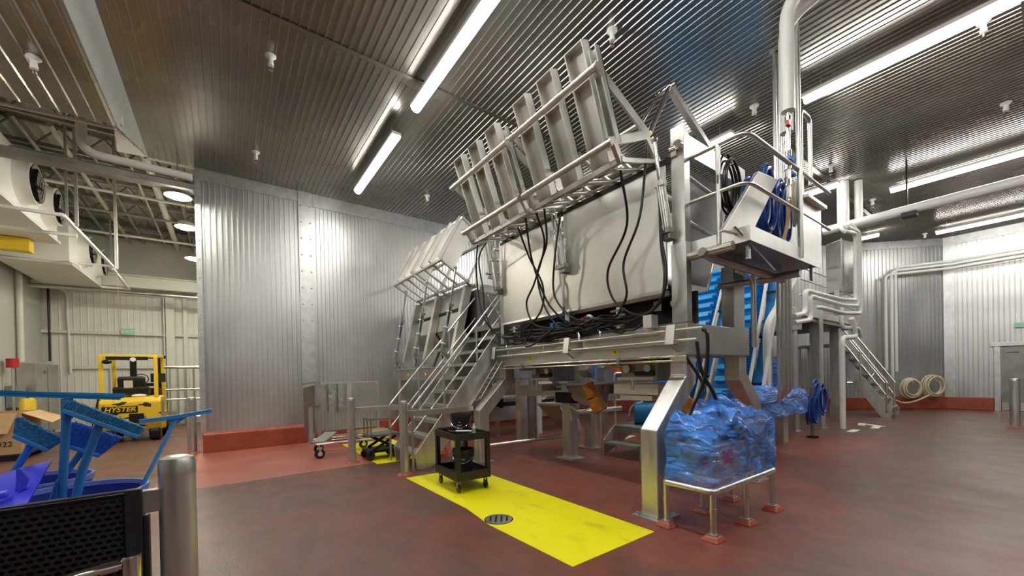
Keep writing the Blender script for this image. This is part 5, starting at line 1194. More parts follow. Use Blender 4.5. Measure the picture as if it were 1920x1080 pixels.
tubes('main_pipe', 'big white pipe running from the mezzanine to the right edge', 'pipe', [([(13.0, 3.62, 5.27), (13.0, -6.0, 5.33)], 0.11), ([(13.0, 3.2, 5.27), (13.0, 3.2, CH - 0.02)], 0.125), ([(13.25, 2.95, 5.27), (13.25, 2.95, CH - 0.02)], 0.085)], W)
t = thing('pipe_hanger', 'small dark clamp lamp hanging on the big white pipe', 'clamp', (13, 2.0, 5.2)); B().tube([(13.0, 2.02, 5.4), (13.0, 2.02, CH)], 0.02, 6).box((12.85, 1.85, 5.10), (13.12, 2.1, 5.2)).done('clamp', 'black_metal', t, smooth=0)
NEST = [[(8.26, 2.56), (8.83, 2.66), (8.80, 3.08), (10.89, 3.11), (11.99, 3.20), (12.07, 4.78), (11.25, 4.66)],
        [(8.26, 2.44), (9.11, 2.55), (9.01, 3.0), (10.96, 2.99), (12.16, 3.08), (12.24, 4.86), (11.4, 4.80)],
        [(9.3, 2.80), (9.6, 2.83), (11.03, 2.82), (12.37, 2.92), (12.40, 4.84), (11.7, 4.9)]]
for i, dz in enumerate((0.0, 0.22, 0.46)):
    tubes('white_pipe', ['outermost', 'middle', 'innermost'][i] + ' of the three nested white pipes wrapping under the stainless cabinet', 'pipe',
          [([(a_, 2.75, b_) for a_, b_ in NEST[i]] + [(13.0 + 0.1 * i, 3.25, 5.26)], 0.043)], W, group='nested white pipes round the stainless cabinet')
tubes('white_pipe', 'white drain pipe standing on the floor right of the mezzanine columns', 'pipe', [([(13.3, 3.35, 0.0), (13.3, 3.35, 2.42), (14.6, 3.35, 2.5), (14.2, 3.35, 3.0)], 0.068)], W)
tubes('white_pipe', 'short white bend above the right mezzanine column', 'pipe', [([(13.9, 3.5, 3.4), (13.9, 3.5, 2.75), (14.7, 3.3, 2.75), (14.9, 3.3, 2.5)], 0.05)], W)
# wall pipes at the right corner
for i, (dz, q, zb) in enumerate(((0.0, 0.26, 1.50), (0.14, 0.46, 1.22), (0.26, 0.60, 1.45))):
    a = V((20.1, 3.95, 0)) + V((0.72, -0.70, 0)) * q; c = V((21.7, 2.42, 0))
    tubes('wall_pipe', ['leftmost and lowest', 'middle', 'rightmost'][i] + ' of three white pipes bending down the corner wall', 'pipe',
          [([(a.x, a.y, zb), (a.x, a.y, 5.10 + dz), (c.x - 0.08, c.y, 5.22 + dz), (21.72, 2.2, 5.22 + dz), (21.72, -6, 5.3 + dz)], 0.05)], W, group='white pipes along the corner wall')
# cream hose coils on the wall
coil('hose_coil', 'left cream hose coil hung on the corner wall', 'hose', (20.80, 3.16, 0.84), 0.28, 0.027, 'cream_hose', 7, 1.15, 'cream hose coils on the corner wall', seed=31, ax='d', jit=0.07)
coil('hose_coil', 'right cream hose coil hung on the corner wall', 'hose', (21.30, 2.68, 0.86), 0.28, 0.027, 'cream_hose', 6, 1.2, 'cream hose coils on the corner wall', seed=36, ax='d', jit=0.08)
t = thing('hose', 'loose cream hose sagging between the stairs and the wall coils', 'hose', (20.3, 3.5, 0.5)); hose(t, [(19.9, 3.9, 1.0), (20.0, 3.75, 0.6), (20.35, 3.4, 0.3), (20.7, 3.1, 0.32), (21.05, 2.75, 0.55)], 0.03, 'cream_hose', 'hose_line')
# back stairs
BS = thing('stairs', 'small steep stainless stairs on the right leading up to the mezzanine', 'stairs', (17.5, 3.8, 0))
def bs(f, s_, z): return (17.12 + s_ * 1.0 - 0.12 * f, 3.16 + 1.3 * f, z)     # f along the climb, s_ across
for s_ in (0, 1):
    B().add([bs(-0.05, s_, 0), bs(-0.08, s_, 0.25), bs(1.05, s_, 2.5), bs(1.05, s_, 1.95), bs(0.12, s_, 0)] + [tuple(V(p) + V((0.04, 0, 0))) for p in (bs(-0.05, s_, 0), bs(-0.08, s_, 0.25), bs(1.05, s_, 2.5), bs(1.05, s_, 1.95), bs(0.12, s_, 0))],
            [(0, 1, 2, 3, 4), (9, 8, 7, 6, 5)] + [(k, (k + 1) % 5, 5 + (k + 1) % 5, 5 + k) for k in range(5)]).done('stringer', 'leg_steel', BS, smooth=0)
    for h in (0.55, 1.0): B().tube([bs(0, s_, 0.1 + h), bs(1.0, s_, 2.3 + h)], 0.028, 8).done('handrail', 'steel_tube', BS)
    for f in (0.02, 0.5, 0.98): B().tube([bs(f, s_, 0.1 + 2.2 * f), bs(f, s_, 1.1 + 2.2 * f)], 0.03, 8).done('handrail_post', 'steel_tube', BS)
for k in range(8):
    f = 0.02 + k * 0.125; p = bs(f, 0, 0.22 + 2.2 * f); B().box((p[0] + 0.02, p[1] - 0.1, p[2]), (p[0] + 1.02, p[1] + 0.18, p[2] + 0.05)).done('tread', 'tread', BS, smooth=0)
B().box((16.6, 4.5, 2.38), (18.1, 5.6, 2.44)).box((16.65, 5.4, 0), (16.8, 5.55, 2.4)).box((17.9, 5.4, 0), (18.05, 5.55, 2.4)).done('landing', 'tread', BS, smooth=0)
t = thing('exit_sign', 'small green sign plate high at the right edge of the wall', 'sign', (21.9, 0.9, 2.9))
B().box((21.9, 0.45, 2.88), (21.96, 0.82, 3.04)).done('plate', 'green_sign', t, smooth=0)
t = thing('valve_cluster', 'small steel valves on the wall behind the right stairs', 'valves', (19.2, 4.6, 1.1))
B().tube([(19.2, 4.7, 1.05), (19.9, 4.0, 1.05)], 0.04, 8).tube([(19.4, 4.5, 1.05), (19.4, 4.5, 1.3)], 0.03, 8).tube([(19.7, 4.2, 1.05), (19.9, 4.05, 1.4)], 0.03, 8).done('pipe', 'chrome', t)

# ------------------------------------------------------------------ old hall: steelwork under the deck
JS = B()
for i, y in enumerate((10.2, 11.6, 13.0, 14.4, 15.8, 17.2, 18.6, 19.7)):
    t = thing('roof_joist', ['first', 'second', 'third', 'fourth', 'fifth', 'sixth', 'seventh', 'farthest'][i] + ' open web joist of the old roof counted from the silver ceiling', 'joist', (-4.5, y, 6.9), 'open web joists of the old roof')
    B().bar((-8.9, y, 7.32), (-0.25, y, 7.32), 0.08).bar((-8.9, y, 6.85), (-0.25, y, 6.85), 0.08).done('chord', 'roof_steel', t, smooth=0)
    b = B(); x = -8.8
    while x < -0.6:
        b.bar((x, y, 6.87), (x + 0.35, y, 7.30), 0.03); b.bar((x + 0.35, y, 7.30), (x + 0.7, y, 6.87), 0.03); x += 0.7
    b.done('web', 'roof_steel', t, smooth=0)
for i, (x, z, r, mt) in enumerate(((-3.2, 6.77, 0.04, 'roof_steel'), (-2.7, 6.76, 0.05, 'roof_deck'), (-2.3, 6.78, 0.03, 'roof_steel'), (-1.7, 6.78, 0.03, 'roof_deck'), (-1.35, 6.73, 0.08, 'white_paint'), (-3.9, 6.77, 0.04, 'roof_deck'), (-0.9, 6.77, 0.04, 'roof_steel'))):
    t = thing('overhead_pipe', ['thin dark', 'fat pale', 'thin dark low', 'slim pale', 'fattest pale', 'far left pale', 'dark conduit'][i] + ' pipe running away under the old roof, number by place from left ' .replace(', number by place from left ', ''), 'pipe', (x, 15, z))
    B().tube([(x, 11.7, z), (x, 19.9, z)], r, 10).done('pipe', mt, t)
for i, (y, z) in enumerate(((12.2, 6.35), (13.6, 6.3), (15.2, 6.3), (17.0, 6.2))):
    t = thing('cross_pipe', ['nearest', 'second', 'third', 'farthest'][i] + ' thin sprinkler pipe crossing under the old roof', 'pipe', (-3, y, z), 'sprinkler pipes crossing the old hall')
    B().tube([(-5, y, z), (-0.3, y, z)], 0.035, 8).done('pipe', 'white_paint' if i % 2 else 'roof_steel', t)
tubes('white_pipe', 'fat white pipe dropping and bending right beside the silver ceiling edge', 'pipe', [([(-2.04, 10.5, 7.35), (-2.03, 10.5, 5.87), (-0.45, 10.5, 5.83)], 0.075)], W)
tubes('white_pipe', 'slim white pipe crossing the upper left corner', 'pipe', [([(-4.8, 10.3, 6.22), (-1.48, 10.3, 6.36)], 0.03)], W)
t = thing('roof_beam', 'dark steel beam under the fat white pipe', 'beam', (-2, 10.7, 5.6)); B().box((-6, 10.62, 5.62), (-0.45, 10.75, 5.74)).box((-6, 10.55, 5.60), (-0.45, 10.82, 5.62)).done('flange_beam', 'roof_steel', t, smooth=0)
t = thing('deck_beam', 'large pale girder crossing the old hall before the far wall', 'beam', (-2.5, 18, 5.2)); B().box((-4.9, 19.2, 5.0), (-0.25, 19.3, 5.4)).box((-4.9, 19.1, 5.38), (-0.25, 19.4, 5.42)).box((-4.9, 19.1, 4.98), (-0.25, 19.4, 5.02)).done('girder', 'block_paint', t, smooth=0)
tubes('cross_pipe', 'long steel pipe below the pale girder', 'pipe', [([(-4.9, 18.9, 4.75), (-0.3, 18.9, 4.75)], 0.07)], 'steel_tube')
for i, (x, y, z0) in enumerate(((-2.42, 12.0, 4.9), (-1.92, 12.5, 4.2))):
    t = thing('hanger_post', ['left', 'right'][i] + ' thin steel hanger post below the old roof', 'post', (x, y, z0)); B().bar((x, y, z0), (x, y, 7.38), 0.05).done('angle', 'steel_tube' if i else 'steel', t, smooth=0)
t = thing('pull_cord', 'thin yellow cord hanging down toward the forklift', 'cord', (-1.86, 12.2, 2.4)); B().tube([(-1.88, 12.2, 6.4), (-1.86, 12.2, 2.45)], 0.005, 6).done('cord', 'tan_hose', t)
# evaporator coolers
def cooler(y0, y1, fans, label, x=-3.35, z0=5.25, z1=6.45):
    t = thing('evaporator_cooler', label, 'cooler', (x, y0, z0), 'white evaporator coolers under the old roof')
    B().prism([(x, y0, z1), (x - 0.9, y0, z1), (x - 1.25, y0, z0), (x, y0, z0 - 0.02)], (0, y1 - y0, 0)).done('casing', 'white_plastic', t, smooth=0, bevel=0.01)
    B().box((x - 1.3, y0 - 0.02, z0 - 0.08), (x + 0.05, y1 + 0.02, z0 - 0.02)).done('drip_tray', 'white_paint', t, smooth=0)
    for f in fans:
        zc = (z0 + z1) / 2 + 0.02
        s = B().lathe([(0.50, 0), (0.44, 0.10), (0.43, 0.22), (0.40, 0.22), (0.40, 0.0)], (0, 0, 0), 32).xf(Matrix.Translation((x, f, zc)) @ Matrix.Rotation(math.pi / 2, 4, 'Y')).done('fan_shroud', 'white_plastic', t)
        g = B()
        for r in (0.1, 0.2, 0.3, 0.39): g.tube([(x + 0.24, f + math.cos(2 * math.pi * k / 24) * r, zc + math.sin(2 * math.pi * k / 24) * r) for k in range(24)], 0.006, 5, closed=True)
        g.done('guard_rings', 'black_metal', s)
        B().cyl((x + 0.10, f, zc), (x + 0.12, f, zc), 0.40, n=30).done('fan_disc', 'black_metal', s)
        bl = B()
        for k in range(5):
            a = 2 * math.pi * k / 5; bl.bar((x + 0.15, f, zc), (x + 0.17, f + math.cos(a) * 0.36, zc + math.sin(a) * 0.36), 0.12, 0.01)
        bl.done('fan_blades', 'black_metal', s, smooth=0)
cooler(11.3, 14.9, (12.7, 14.1), 'near white cooler with two black fans at the upper left')
cooler(15.6, 19.0, (16.8, 18.2), 'farther white cooler partly behind the steel frame', x=-3.3, z0=4.9, z1=6.1)
t = thing('cooler_frame', 'white angle iron frame hanging below the coolers', 'frame', (-2.6, 14, 5))
for p, q in (((-2.6, 9.4, 4.30), (-2.6, 11.9, 5.07)), ((-2.6, 11.94, 5.07), (-2.6, 16.4, 5.07)), ((-2.6, 11.94, 5.07), (-4.8, 11.94, 5.07)), ((-2.6, 12.9, 4.93), (-4.8, 12.9, 4.9)), ((-2.6, 16.4, 5.07), (-4.8, 16.4, 5.05)), ((-2.6, 16.4, 5.0), (-2.6, 18.8, 4.85)), ((-2.6, 18.8, 4.85), (-4.8, 18.8, 4.85))):
    if p[1] == 9.4: continue
    B().bar(p, q, 0.06).done('angle_bar', 'white_plastic', t, smooth=0)
for y in (12.2, 16.2): B().bar((-2.6, y, 5.07), (-2.6, y, 7.3), 0.04).done('hanger', 'steel', t, smooth=0)
t = thing('yellow_beam', 'short yellow beam end below the near cooler', 'beam', (-4.1, 13.5, 5.0)); B().box((-4.25, 14.6, 4.85), (-3.75, 14.9, 5.15)).done('block', 'yellow_clean', t, smooth=0)
# far wall items
FY = 19.93
t = thing('wall_girt', 'white horizontal girt across the far corrugated wall', 'beam', (-2.5, FY, 3.4)); B().box((-4.9, FY - 0.06, 3.36), (-0.25, FY, 3.46)).done('girt', 'block_paint', t, smooth=0)
t = thing('far_column', 'white steel column on the far corrugated wall', 'column', (-1.6, FY, 0)); B().box((-1.75, FY - 0.16, 0), (-1.50, FY, 5.0)).box((-1.82, FY - 0.18, 0), (-1.78, FY, 5.0)).done('shaft', 'block_paint', t, smooth=0)
t = thing('far_column', 'thinner white post right of the far wall column', 'column', (-1.1, FY, 0)); B().box((-1.25, FY - 0.12, 0), (-1.12, FY, 5.0)).done('shaft', 'block_paint', t, smooth=0)
tubes('white_pipe', 'white conduit turning down the far wall near the corner', 'pipe', [([(-4.8, 17.0, 5.35), (-4.3, FY - 0.05, 4.75), (-4.25, FY - 0.05, 2.0)], 0.035)], W)
tubes('black_conduit', 'black conduit in the corner of the far wall', 'pipe', [([(-4.72, FY - 0.05, 2.4), (-4.72, FY - 0.05, 5.9)], 0.03)], 'black_metal')
ES = thing('exit_sign', 'green EXIT sign above the forklift on the far wall', 'sign', (-2.8, FY, 3.5))
B().box((-2.98, FY - 0.12, 3.36), (-2.63, FY - 0.07, 3.58)).done('plate', 'green_sign', ES, smooth=0)
text('lettering', 'EXIT', 0.16, frame((-2.805, FY - 0.125, 3.47), (1, 0, 0), (0, 0, 1)), 'green_ink', ES)
structure(B().box((-3.3, FY - 0.04, 0), (-3.2, FY, 2.2)).box((-2.1, FY - 0.04, 0), (-2.0, FY, 2.2)).box((-4.3, FY - 0.04, 2.14), (-2.0, FY, 2.24)).done('door_2', 'block_paint', smooth=0))
GT = thing('barred_gate', 'grey tube barrier gate with upright bars right of the forklift', 'gate', (-1.2, 18.6, 0))
for z in (0.35, 1.0, 1.35, 2.15): B().tube([(-1.95, 18.6, z), (-0.5, 18.6, z)], 0.035 if z < 2 else 0.06, 8).done('rail', 'steel_tube', GT)
for k in range(6): B().tube([(-1.8 + 0.22 * k, 18.6, 0.0), (-1.8 + 0.22 * k, 18.6, 2.12)], 0.03, 8).done('bar', 'steel_tube', GT)
CBN = thing('electrical_cabinet', 'large grey steel electrical cabinet against the block wall', 'cabinet', (-4.6, 19, 0))
B().box((-4.88, 17.75, 0.15), (-4.5, 19.7, 2.27)).done('body', 'steel', CBN, smooth=0, bevel=0.01)
B().box((-4.5, 18.68, 0.2), (-4.485, 18.70, 2.2)).box((-4.5, 18.35, 1.95), (-4.47, 18.5, 2.05)).done('door_seam', 'steel_dark', CBN, smooth=0)
t = thing('signal_lamp', 'dark red beacon lamp on a thin pole at the left edge', 'lamp', (-4.7, 16.9, 0)); B().tube([(-4.7, 16.9, 0), (-4.7, 16.9, 2.1)], 0.03, 8).done('pole', 'steel', t)
B().cyl((-4.7, 16.9, 2.1), (-4.7, 16.9, 2.35), 0.12, n=18).done('beacon', 'red_plastic', t)
t = thing('small_cabinet', 'small grey box on the block wall behind the cardboard box', 'cabinet', (-4.8, 17.2, 1.2)); B().box((-4.88, 17.05, 1.0), (-4.65, 17.55, 1.6)).done('body', 'grey_plastic', t, smooth=0)
for i, y in enumerate((15.75, 16.15)):
    t = thing('yellow_post', ['left', 'right'][i] + ' of two yellow rounded posts behind the cardboard box', 'bollard', (-4.05, y, 0), 'yellow posts behind the cardboard box'); B().lathe([(0.1, 0), (0.1, 1.18), (0.07, 1.25), (0, 1.28)], (-4.25, y + 0.2, 0), 18).done('post', 'yellow_clean', t)
tubes('downpipe', 'pale green downpipe on the block wall', 'pipe', [([(-4.8, 16.95 + 0.9, 2.3), (-4.8, 16.95 + 0.9, 6.8)], 0.07)], 'block_paint')
t = thing('tripod', 'small dark tripod standing before the far wall door', 'tripod', (-3.3, 18.8, 0))
for a in range(3): B().tube([(-3.45, 19.2, 1.35), (-3.45 + 0.35 * math.cos(a * 2.1), 19.2 + 0.35 * math.sin(a * 2.1), 0)], 0.02, 6).done('leg', 'black_metal', t)
# cardboard box
CX_ = thing('cardboard_box', 'large open brown cardboard bin on a pallet at the left edge', 'box', (-4.1, 13.6, 0))
b = B(); x0, x1, y0, y1, z0, z1 = -4.75, -3.55, 13.1, 14.3, 0.14, 1.02
b.box((x0, y0, z0), (x1, y0 + 0.02, z1)).box((x0, y1 - 0.02, z0), (x1, y1, z1)).box((x0, y0, z0), (x0 + 0.02, y1, z1)).box((x1 - 0.02, y0, z0), (x1, y1, z1)).box((x0, y0, z0), (x1, y1, z0 + 0.02))
b.done('bin', 'cardboard', CX_, smooth=0)
B().plate([(x0, y0, z1), (x1 - 0.05, y0, z1), (x1 - 0.15, y0 - 0.16, z1 - 0.42), (x0, y0 - 0.16, z1 - 0.42)], 0.01).done('flap', 'cardboard', CX_, smooth=0)
B().plate([(x1, y0 + 0.02, z1), (x1, y1 - 0.1, z1), (x1 + 0.42, y1 - 0.2, z1 - 0.18), (x1 + 0.42, y0 + 0.15, z1 - 0.25)], 0.01).done('flap', 'cardboard', CX_, smooth=0)
text('lettering', 'IPT.41/2022', 0.15, frame((x1 - 0.12, y0 - 0.01, 0.36), (1, 0, 0), (0, 0, 1)), 'ink', CX_, align='RIGHT')
PL = thing('pallet', 'wooden pallet under the cardboard bin', 'pallet', (-4.1, 13.7, 0)); B().box((x0 - 0.05, y0 - 0.05, 0.10), (x1 + 0.05, y1 + 0.05, 0.13)).box((x0, y0, 0.0), (x1, y0 + 0.1, 0.1)).box((x0, y1 - 0.1, 0), (x1, y1, 0.1)).done('deck', 'black_plastic', PL, smooth=0)

# ------------------------------------------------------------------ forklift
FK = thing('forklift', 'worn yellow electric forklift with black seat seen from behind', 'forklift', (-2.07, 15.4, 0))
fx0, fx1, fy0, fy1 = -2.68, -1.45, 14.7, 16.6
B().prism([(fx0, fy0 + 0.12, 0.30), (fx0, fy0, 0.55), (fx0, fy0, 1.10), (fx0, fy0 + 0.10, 1.22), (fx0, fy0 + 0.9, 1.25), (fx0, fy0 + 0.9, 0.30)], (fx1 - fx0, 0, 0)).done('counterweight', 'yellow_truck', FK, smooth=0, bevel=0.04)
B().box((fx0 + 0.05, fy0 + 0.85, 0.25), (fx1 - 0.02, fy1, 0.75)).done('chassis', 'yellow_truck', FK, smooth=0, bevel=0.02)
B().box((fx1 - 0.25, fy0 + 0.12, 0.55), (fx1 + 0.012, fy0 + 0.55, 1.12)).done('side_cover', 'grey_cylinder', FK, smooth=0, bevel=0.02)
b = B()
for x in (fx0 + 0.05, fx1 - 0.1): b.bar((x, fy0 + 0.12, 1.2), (x, fy0 + 0.12, 2.34), 0.085, 0.085).bar((x, fy0 + 0.12, 2.34), (x, fy1 - 0.35, 2.42), 0.08).bar((x, fy1 - 0.35, 2.42), (x, fy1 - 0.02, 0.75), 0.08)
b.bar((fx0 + 0.05, fy0 + 0.12, 2.34), (fx1 - 0.1, fy0 + 0.12, 2.34), 0.07).bar((fx0 + 0.05, fy1 - 0.35, 2.42), (fx1 - 0.1, fy1 - 0.35, 2.42), 0.07)
b.done('overhead_guard', 'yellow_clean', FK, smooth=0, bevel=0.01)
for k in range(5): 
    x = fx0 + 0.25 + 0.17 * k; B().bar((x, fy0 + 0.2, 2.37), (x, fy1 - 0.4, 2.43), 0.04, 0.02).done('guard_bar', 'black_metal', FK, smooth=0)
B().bar((fx0 + 0.15, fy0 + 0.10, 2.28), (fx1 - 0.25, fy0 + 0.10, 2.28), 0.06, 0.09).done('light_bar', 'black_metal', FK, smooth=0)
st = B().box((-2.38, 15.15, 1.28), (-1.75, 15.7, 1.42)).done('seat', 'black_plastic', FK, smooth=0, bevel=0.03)
B().bar((-2.07, 15.12, 1.30), (-2.07, 14.98, 1.78), 0.56, 0.16, up=(0, 1, 0)).bar((-2.07, 15.0, 1.28), (-2.07, 14.92, 1.5), 0.74, 0.14, up=(0, 1, 0)).done('backrest', 'black_plastic', st, smooth=0, bevel=0.04)
B().bar((-2.12, 14.88, 1.48), (-2.12, 14.86, 1.68), 0.18, 0.01, up=(0, 1, 0)).done('warning_label', 'cream_hose', st, smooth=0)
B().tube([(-2.0 + 0.16 * math.cos(2 * math.pi * k / 20), 16.0 + 0.05 * math.sin(2 * math.pi * k / 20), 1.72 + 0.15 * math.sin(2 * math.pi * k / 20)) for k in range(20)], 0.014, 8, closed=True).done('steering_wheel', 'black_plastic', FK)
B().box((-2.3, 16.05, 0.75), (-1.6, 16.35, 1.45)).done('dashboard', 'black_plastic', FK, smooth=0, bevel=0.02)
B().box((-1.75, 15.6, 1.62), (-1.42, 15.65, 1.88)).done('terminal_screen', 'black_plastic', FK, smooth=0)
b = B()
for x in (-2.33, -1.72): b.box((x, 16.65, 0.1), (x + 0.14, 16.8, 2.42))
b.box((-2.4, 16.65, 2.36), (-1.5, 16.8, 2.46)).box((-2.33, 16.65, 0.6), (-1.6, 16.75, 0.75)).box((-2.3, 16.65, 1.5), (-1.6, 16.72, 1.6))
b.done('mast', 'black_metal', FK, smooth=0)
B().box((-2.35, 16.8, 0.05), (-2.2, 18.0, 0.10)).box((-1.85, 16.8, 0.05), (-1.7, 18.0, 0.10)).done('forks', 'black_metal', FK, smooth=0)
for x, y, r in ((fx1 - 0.15, 15.0, 0.24), (fx0 + 0.15, 15.0, 0.24), (fx1 - 0.1, 16.35, 0.28), (fx0 + 0.1, 16.35, 0.28)):
    w_ = B().lathe([(0, -0.12), (r * 0.85, -0.12), (r, -0.08), (r, 0.08), (r * 0.85, 0.12), (0, 0.12)], (0, 0, 0), 26).xf(Matrix.Translation((x, y, r)) @ Matrix.Rotation(math.pi / 2, 4, 'Y')).done('wheel', 'black_rubber', FK)
B().box((fx0 + 0.1, fy0 - 0.012, 1.0), (fx0 + 0.12, fy0 - 0.01, 1.02)).done('bolt', 'black_metal', FK, smooth=0)
b = B().box((-2.62, fy0 - 0.012, 0.81), (-1.92, fy0 - 0.004, 0.99)).done('name_plate', 'black_metal', FK, smooth=0, bevel=0.003)
text('lettering', 'HYSTER', 0.175, frame((-2.27, fy0 - 0.02, 0.90), (1, 0, 0), (0, 0, 1)), 'yellow_clean', b, bold=0.004, shear=0.25)
B().box((-2.1, fy0 - 0.01, 0.52), (-1.8, fy0 + 0.0, 0.78)).done('hitch_recess', 'black_metal', FK, smooth=0, bevel=0.03)
B().ball((-2.5, fy0 + 0.02, 2.18), 0.10, 14, (1, 0.4, 0.6)).done('mirror', 'black_metal', FK)
B().cyl((-2.0, fy0 + 0.05, 2.25), (-2.0, fy0 + 0.12, 2.25), 0.06, n=14).done('rear_lamp', 'white_plastic', FK)
t = thing('crumpled_rag', 'white crumpled rag lying on the rear of the forklift', 'rag', (-1.95, 15.0, 1.22)); B().ball((-1.92, 14.95, 1.26), 0.12, 12, (1.4, 0.7, 0.4)).done('cloth', 'paper', t)

# ------------------------------------------------------------------ foreground: mesh panel, chrome handle, blue bins and brooms
MP = thing('mesh_panel', 'black perforated plastic panel in the bottom left corner', 'panel', (-0.7, 2.45, 0))
def perforated(x0, x1, z0, z1, y, pitch=0.030, r=0.0115):
    # real holes: each cell is a square ring between the cell border and an n-gon hole, rows staggered, front and rim depth
    b = B(); rows = int((z1 - z0) / (pitch * 0.8)); n = 8; dz = pitch * 0.8
    for k in range(rows):
        zc = z0 + dz * (k + 0.5); off = (k % 2) * pitch * 0.5; x = x0 + off
        while x + pitch <= x1 + 1e-6:
            cx, cz = x + pitch / 2, zc
            out = [(pitch / 2, 0), (pitch / 2, dz / 2), (0, dz / 2), (-pitch / 2, dz / 2), (-pitch / 2, 0), (-pitch / 2, -dz / 2), (0, -dz / 2), (pitch / 2, -dz / 2)]
            o3 = [(cx + a, y, cz + c) for a, c in out]
            i3 = [(cx + r * 1.05 * math.cos(2 * math.pi * j / n), y, cz + r * 0.72 * math.sin(2 * math.pi * j / n)) for j in range(n)]
            i4 = [(p[0], y + 0.006, p[2]) for p in i3]
            b.add(o3 + i3 + i4, [(j, (j + 1) % n, n + (j + 1) % n, n + j) for j in range(n)] + [(n + j, n + (j + 1) % n, 2 * n + (j + 1) % n, 2 * n + j) for j in range(n)])
            x += pitch
        # fill the stagger gap at the row ends
        if off: b.add([(x0, y, zc - dz / 2), (x0 + off, y, zc - dz / 2), (x0 + off, y, zc + dz / 2), (x0, y, zc + dz / 2)], [(0, 1, 2, 3)])
    return b
perforated(-1.50, -0.36, 0.45, 1.12, 2.42).done('mesh', 'black_plastic', MP, smooth=0)
B().box((-0.365, 2.40, 0.45), (-0.31, 2.44, 1.13)).box((-1.5, 2.405, 1.12), (-0.31, 2.435, 1.13)).box((-0.31, 2.41, 0.60), (-0.29, 2.47, 1.0)).done('border', 'black_plastic', MP, smooth=0, bevel=0.006)
B().box((-1.5, 2.445, 0.0), (-0.315, 2.455, 1.11)).done('back_liner', 'black_plastic', MP, smooth=0)
B().box((-1.5, 2.40, 0), (-1.46, 2.5, 0.45)).box((-0.395, 2.40, 0), (-0.355, 2.5, 0.45)).done('leg', 'black_plastic', MP, smooth=0)
HN = thing('chrome_handle', 'polished curved tube handle with upright post in front of the mesh panel', 'handle', (-0.33, 2.3, 0))
B().lathe([(0.032, 0), (0.032, 0.875), (0.030, 0.885), (0.0, 0.887)], (-0.33, 2.28, 0), 24).done('upright_tube', 'chrome', HN)
B().tube(smooth_path([(-0.36, 2.28, 0.852), (-0.46, 2.26, 0.853), (-0.58, 2.20, 0.848), (-0.72, 2.10, 0.842), (-0.86, 1.95, 0.84)], 6), 0.022, 14).done('curved_tube', 'chrome', HN)
B().cyl((-0.37, 2.28, 0.852), (-0.42, 2.272, 0.852), 0.027, n=16).done('sleeve', 'chrome', HN)
def bin_(x, y, r, h, label):
    t = thing('round_bin', label, 'bin', (x, y, 0), 'dark blue round bins behind the mesh panel')
    B().lathe([(0, 0), (r * 0.78, 0), (r * 0.97, h * 0.98), (r * 0.955, h * 0.98), (r * 0.76, 0.02), (0, 0.02)], (x, y, 0), 40).done('body', 'blue_bin', t)
    B().lathe([(r * 0.95, h * 0.965), (r * 0.99, h * 0.965), (r * 1.01, h - 0.01), (r, h), (r * 0.96, h), (r * 0.945, h * 0.975)], (x, y, 0), 40).done('rim', 'blue_rim', t)
bin_(-0.66, 3.12, 0.29, 1.02, 'dark blue round bin nearest the foreground bollard')
bin_(-0.98, 3.74, 0.27, 1.02, 'dark blue round bin behind the other two')
bin_(-1.12, 3.0, 0.28, 0.99, 'dark blue round bin at the left edge holding the shovel')
def broom(label, head, handle, mt_h, name='broom', hr=0.014):
    t = thing(name, label, 'broom', handle[1]); B().tube(handle, hr, 12).done('handle', mt_h, t)
    return t
# floor squeegee
t = broom('wide blue floor squeegee pointing up, tallest of the cleaning tools', None, [(-0.635, 2.9, 1.50), (-0.70, 3.02, 0.85), (-0.72, 3.1, 0.4)], 'blue_tool', 'squeegee', 0.017)
B().cyl((-0.635, 2.9, 1.53), (-0.64, 2.91, 1.43), 0.021, n=14).done('socket', 'blue_tool', t)
B().bar((-0.86, 2.9, 1.565), (-0.445, 2.9, 1.525), 0.035, 0.02).bar((-0.88, 2.885, 1.58), (-0.43, 2.885, 1.53), 0.008, 0.012).bar((-0.88, 2.915, 1.575), (-0.43, 2.915, 1.54), 0.008, 0.012).done('blade', 'blue_belt_dark', t, smooth=0)
# push broom, bristles up right
t = broom('blue push broom with a long row of stiff teal bristles', None, [(-0.515, 2.88, 1.415), (-0.60, 2.95, 1.16), (-0.72, 3.05, 0.6)], 'blue_tool', hr=0.018)
B().bar((-0.645, 2.88, 1.475), (-0.375, 2.88, 1.315), 0.05, 0.022).done('head', 'blue_tool', t, smooth=0, bevel=0.004)
b = B(); rnd = random.Random(2)
p0, p1 = V((-0.64, 2.88, 1.49)), V((-0.375, 2.88, 1.33)); up_ = V((0.5, 0, 0.86))
for i in range(30):
    for j in range(4):
        p = p0.lerp(p1, i / 29) + V((0, -0.02 + 0.013 * j, 0)); q = p + up_ * 0.04 + V((rnd.uniform(-.003, .003), rnd.uniform(-.003, .003), 0)); b.tube([p, q], [0.0048, 0.0062], 5)
b.done('bristles', 'blue_bristle', t)
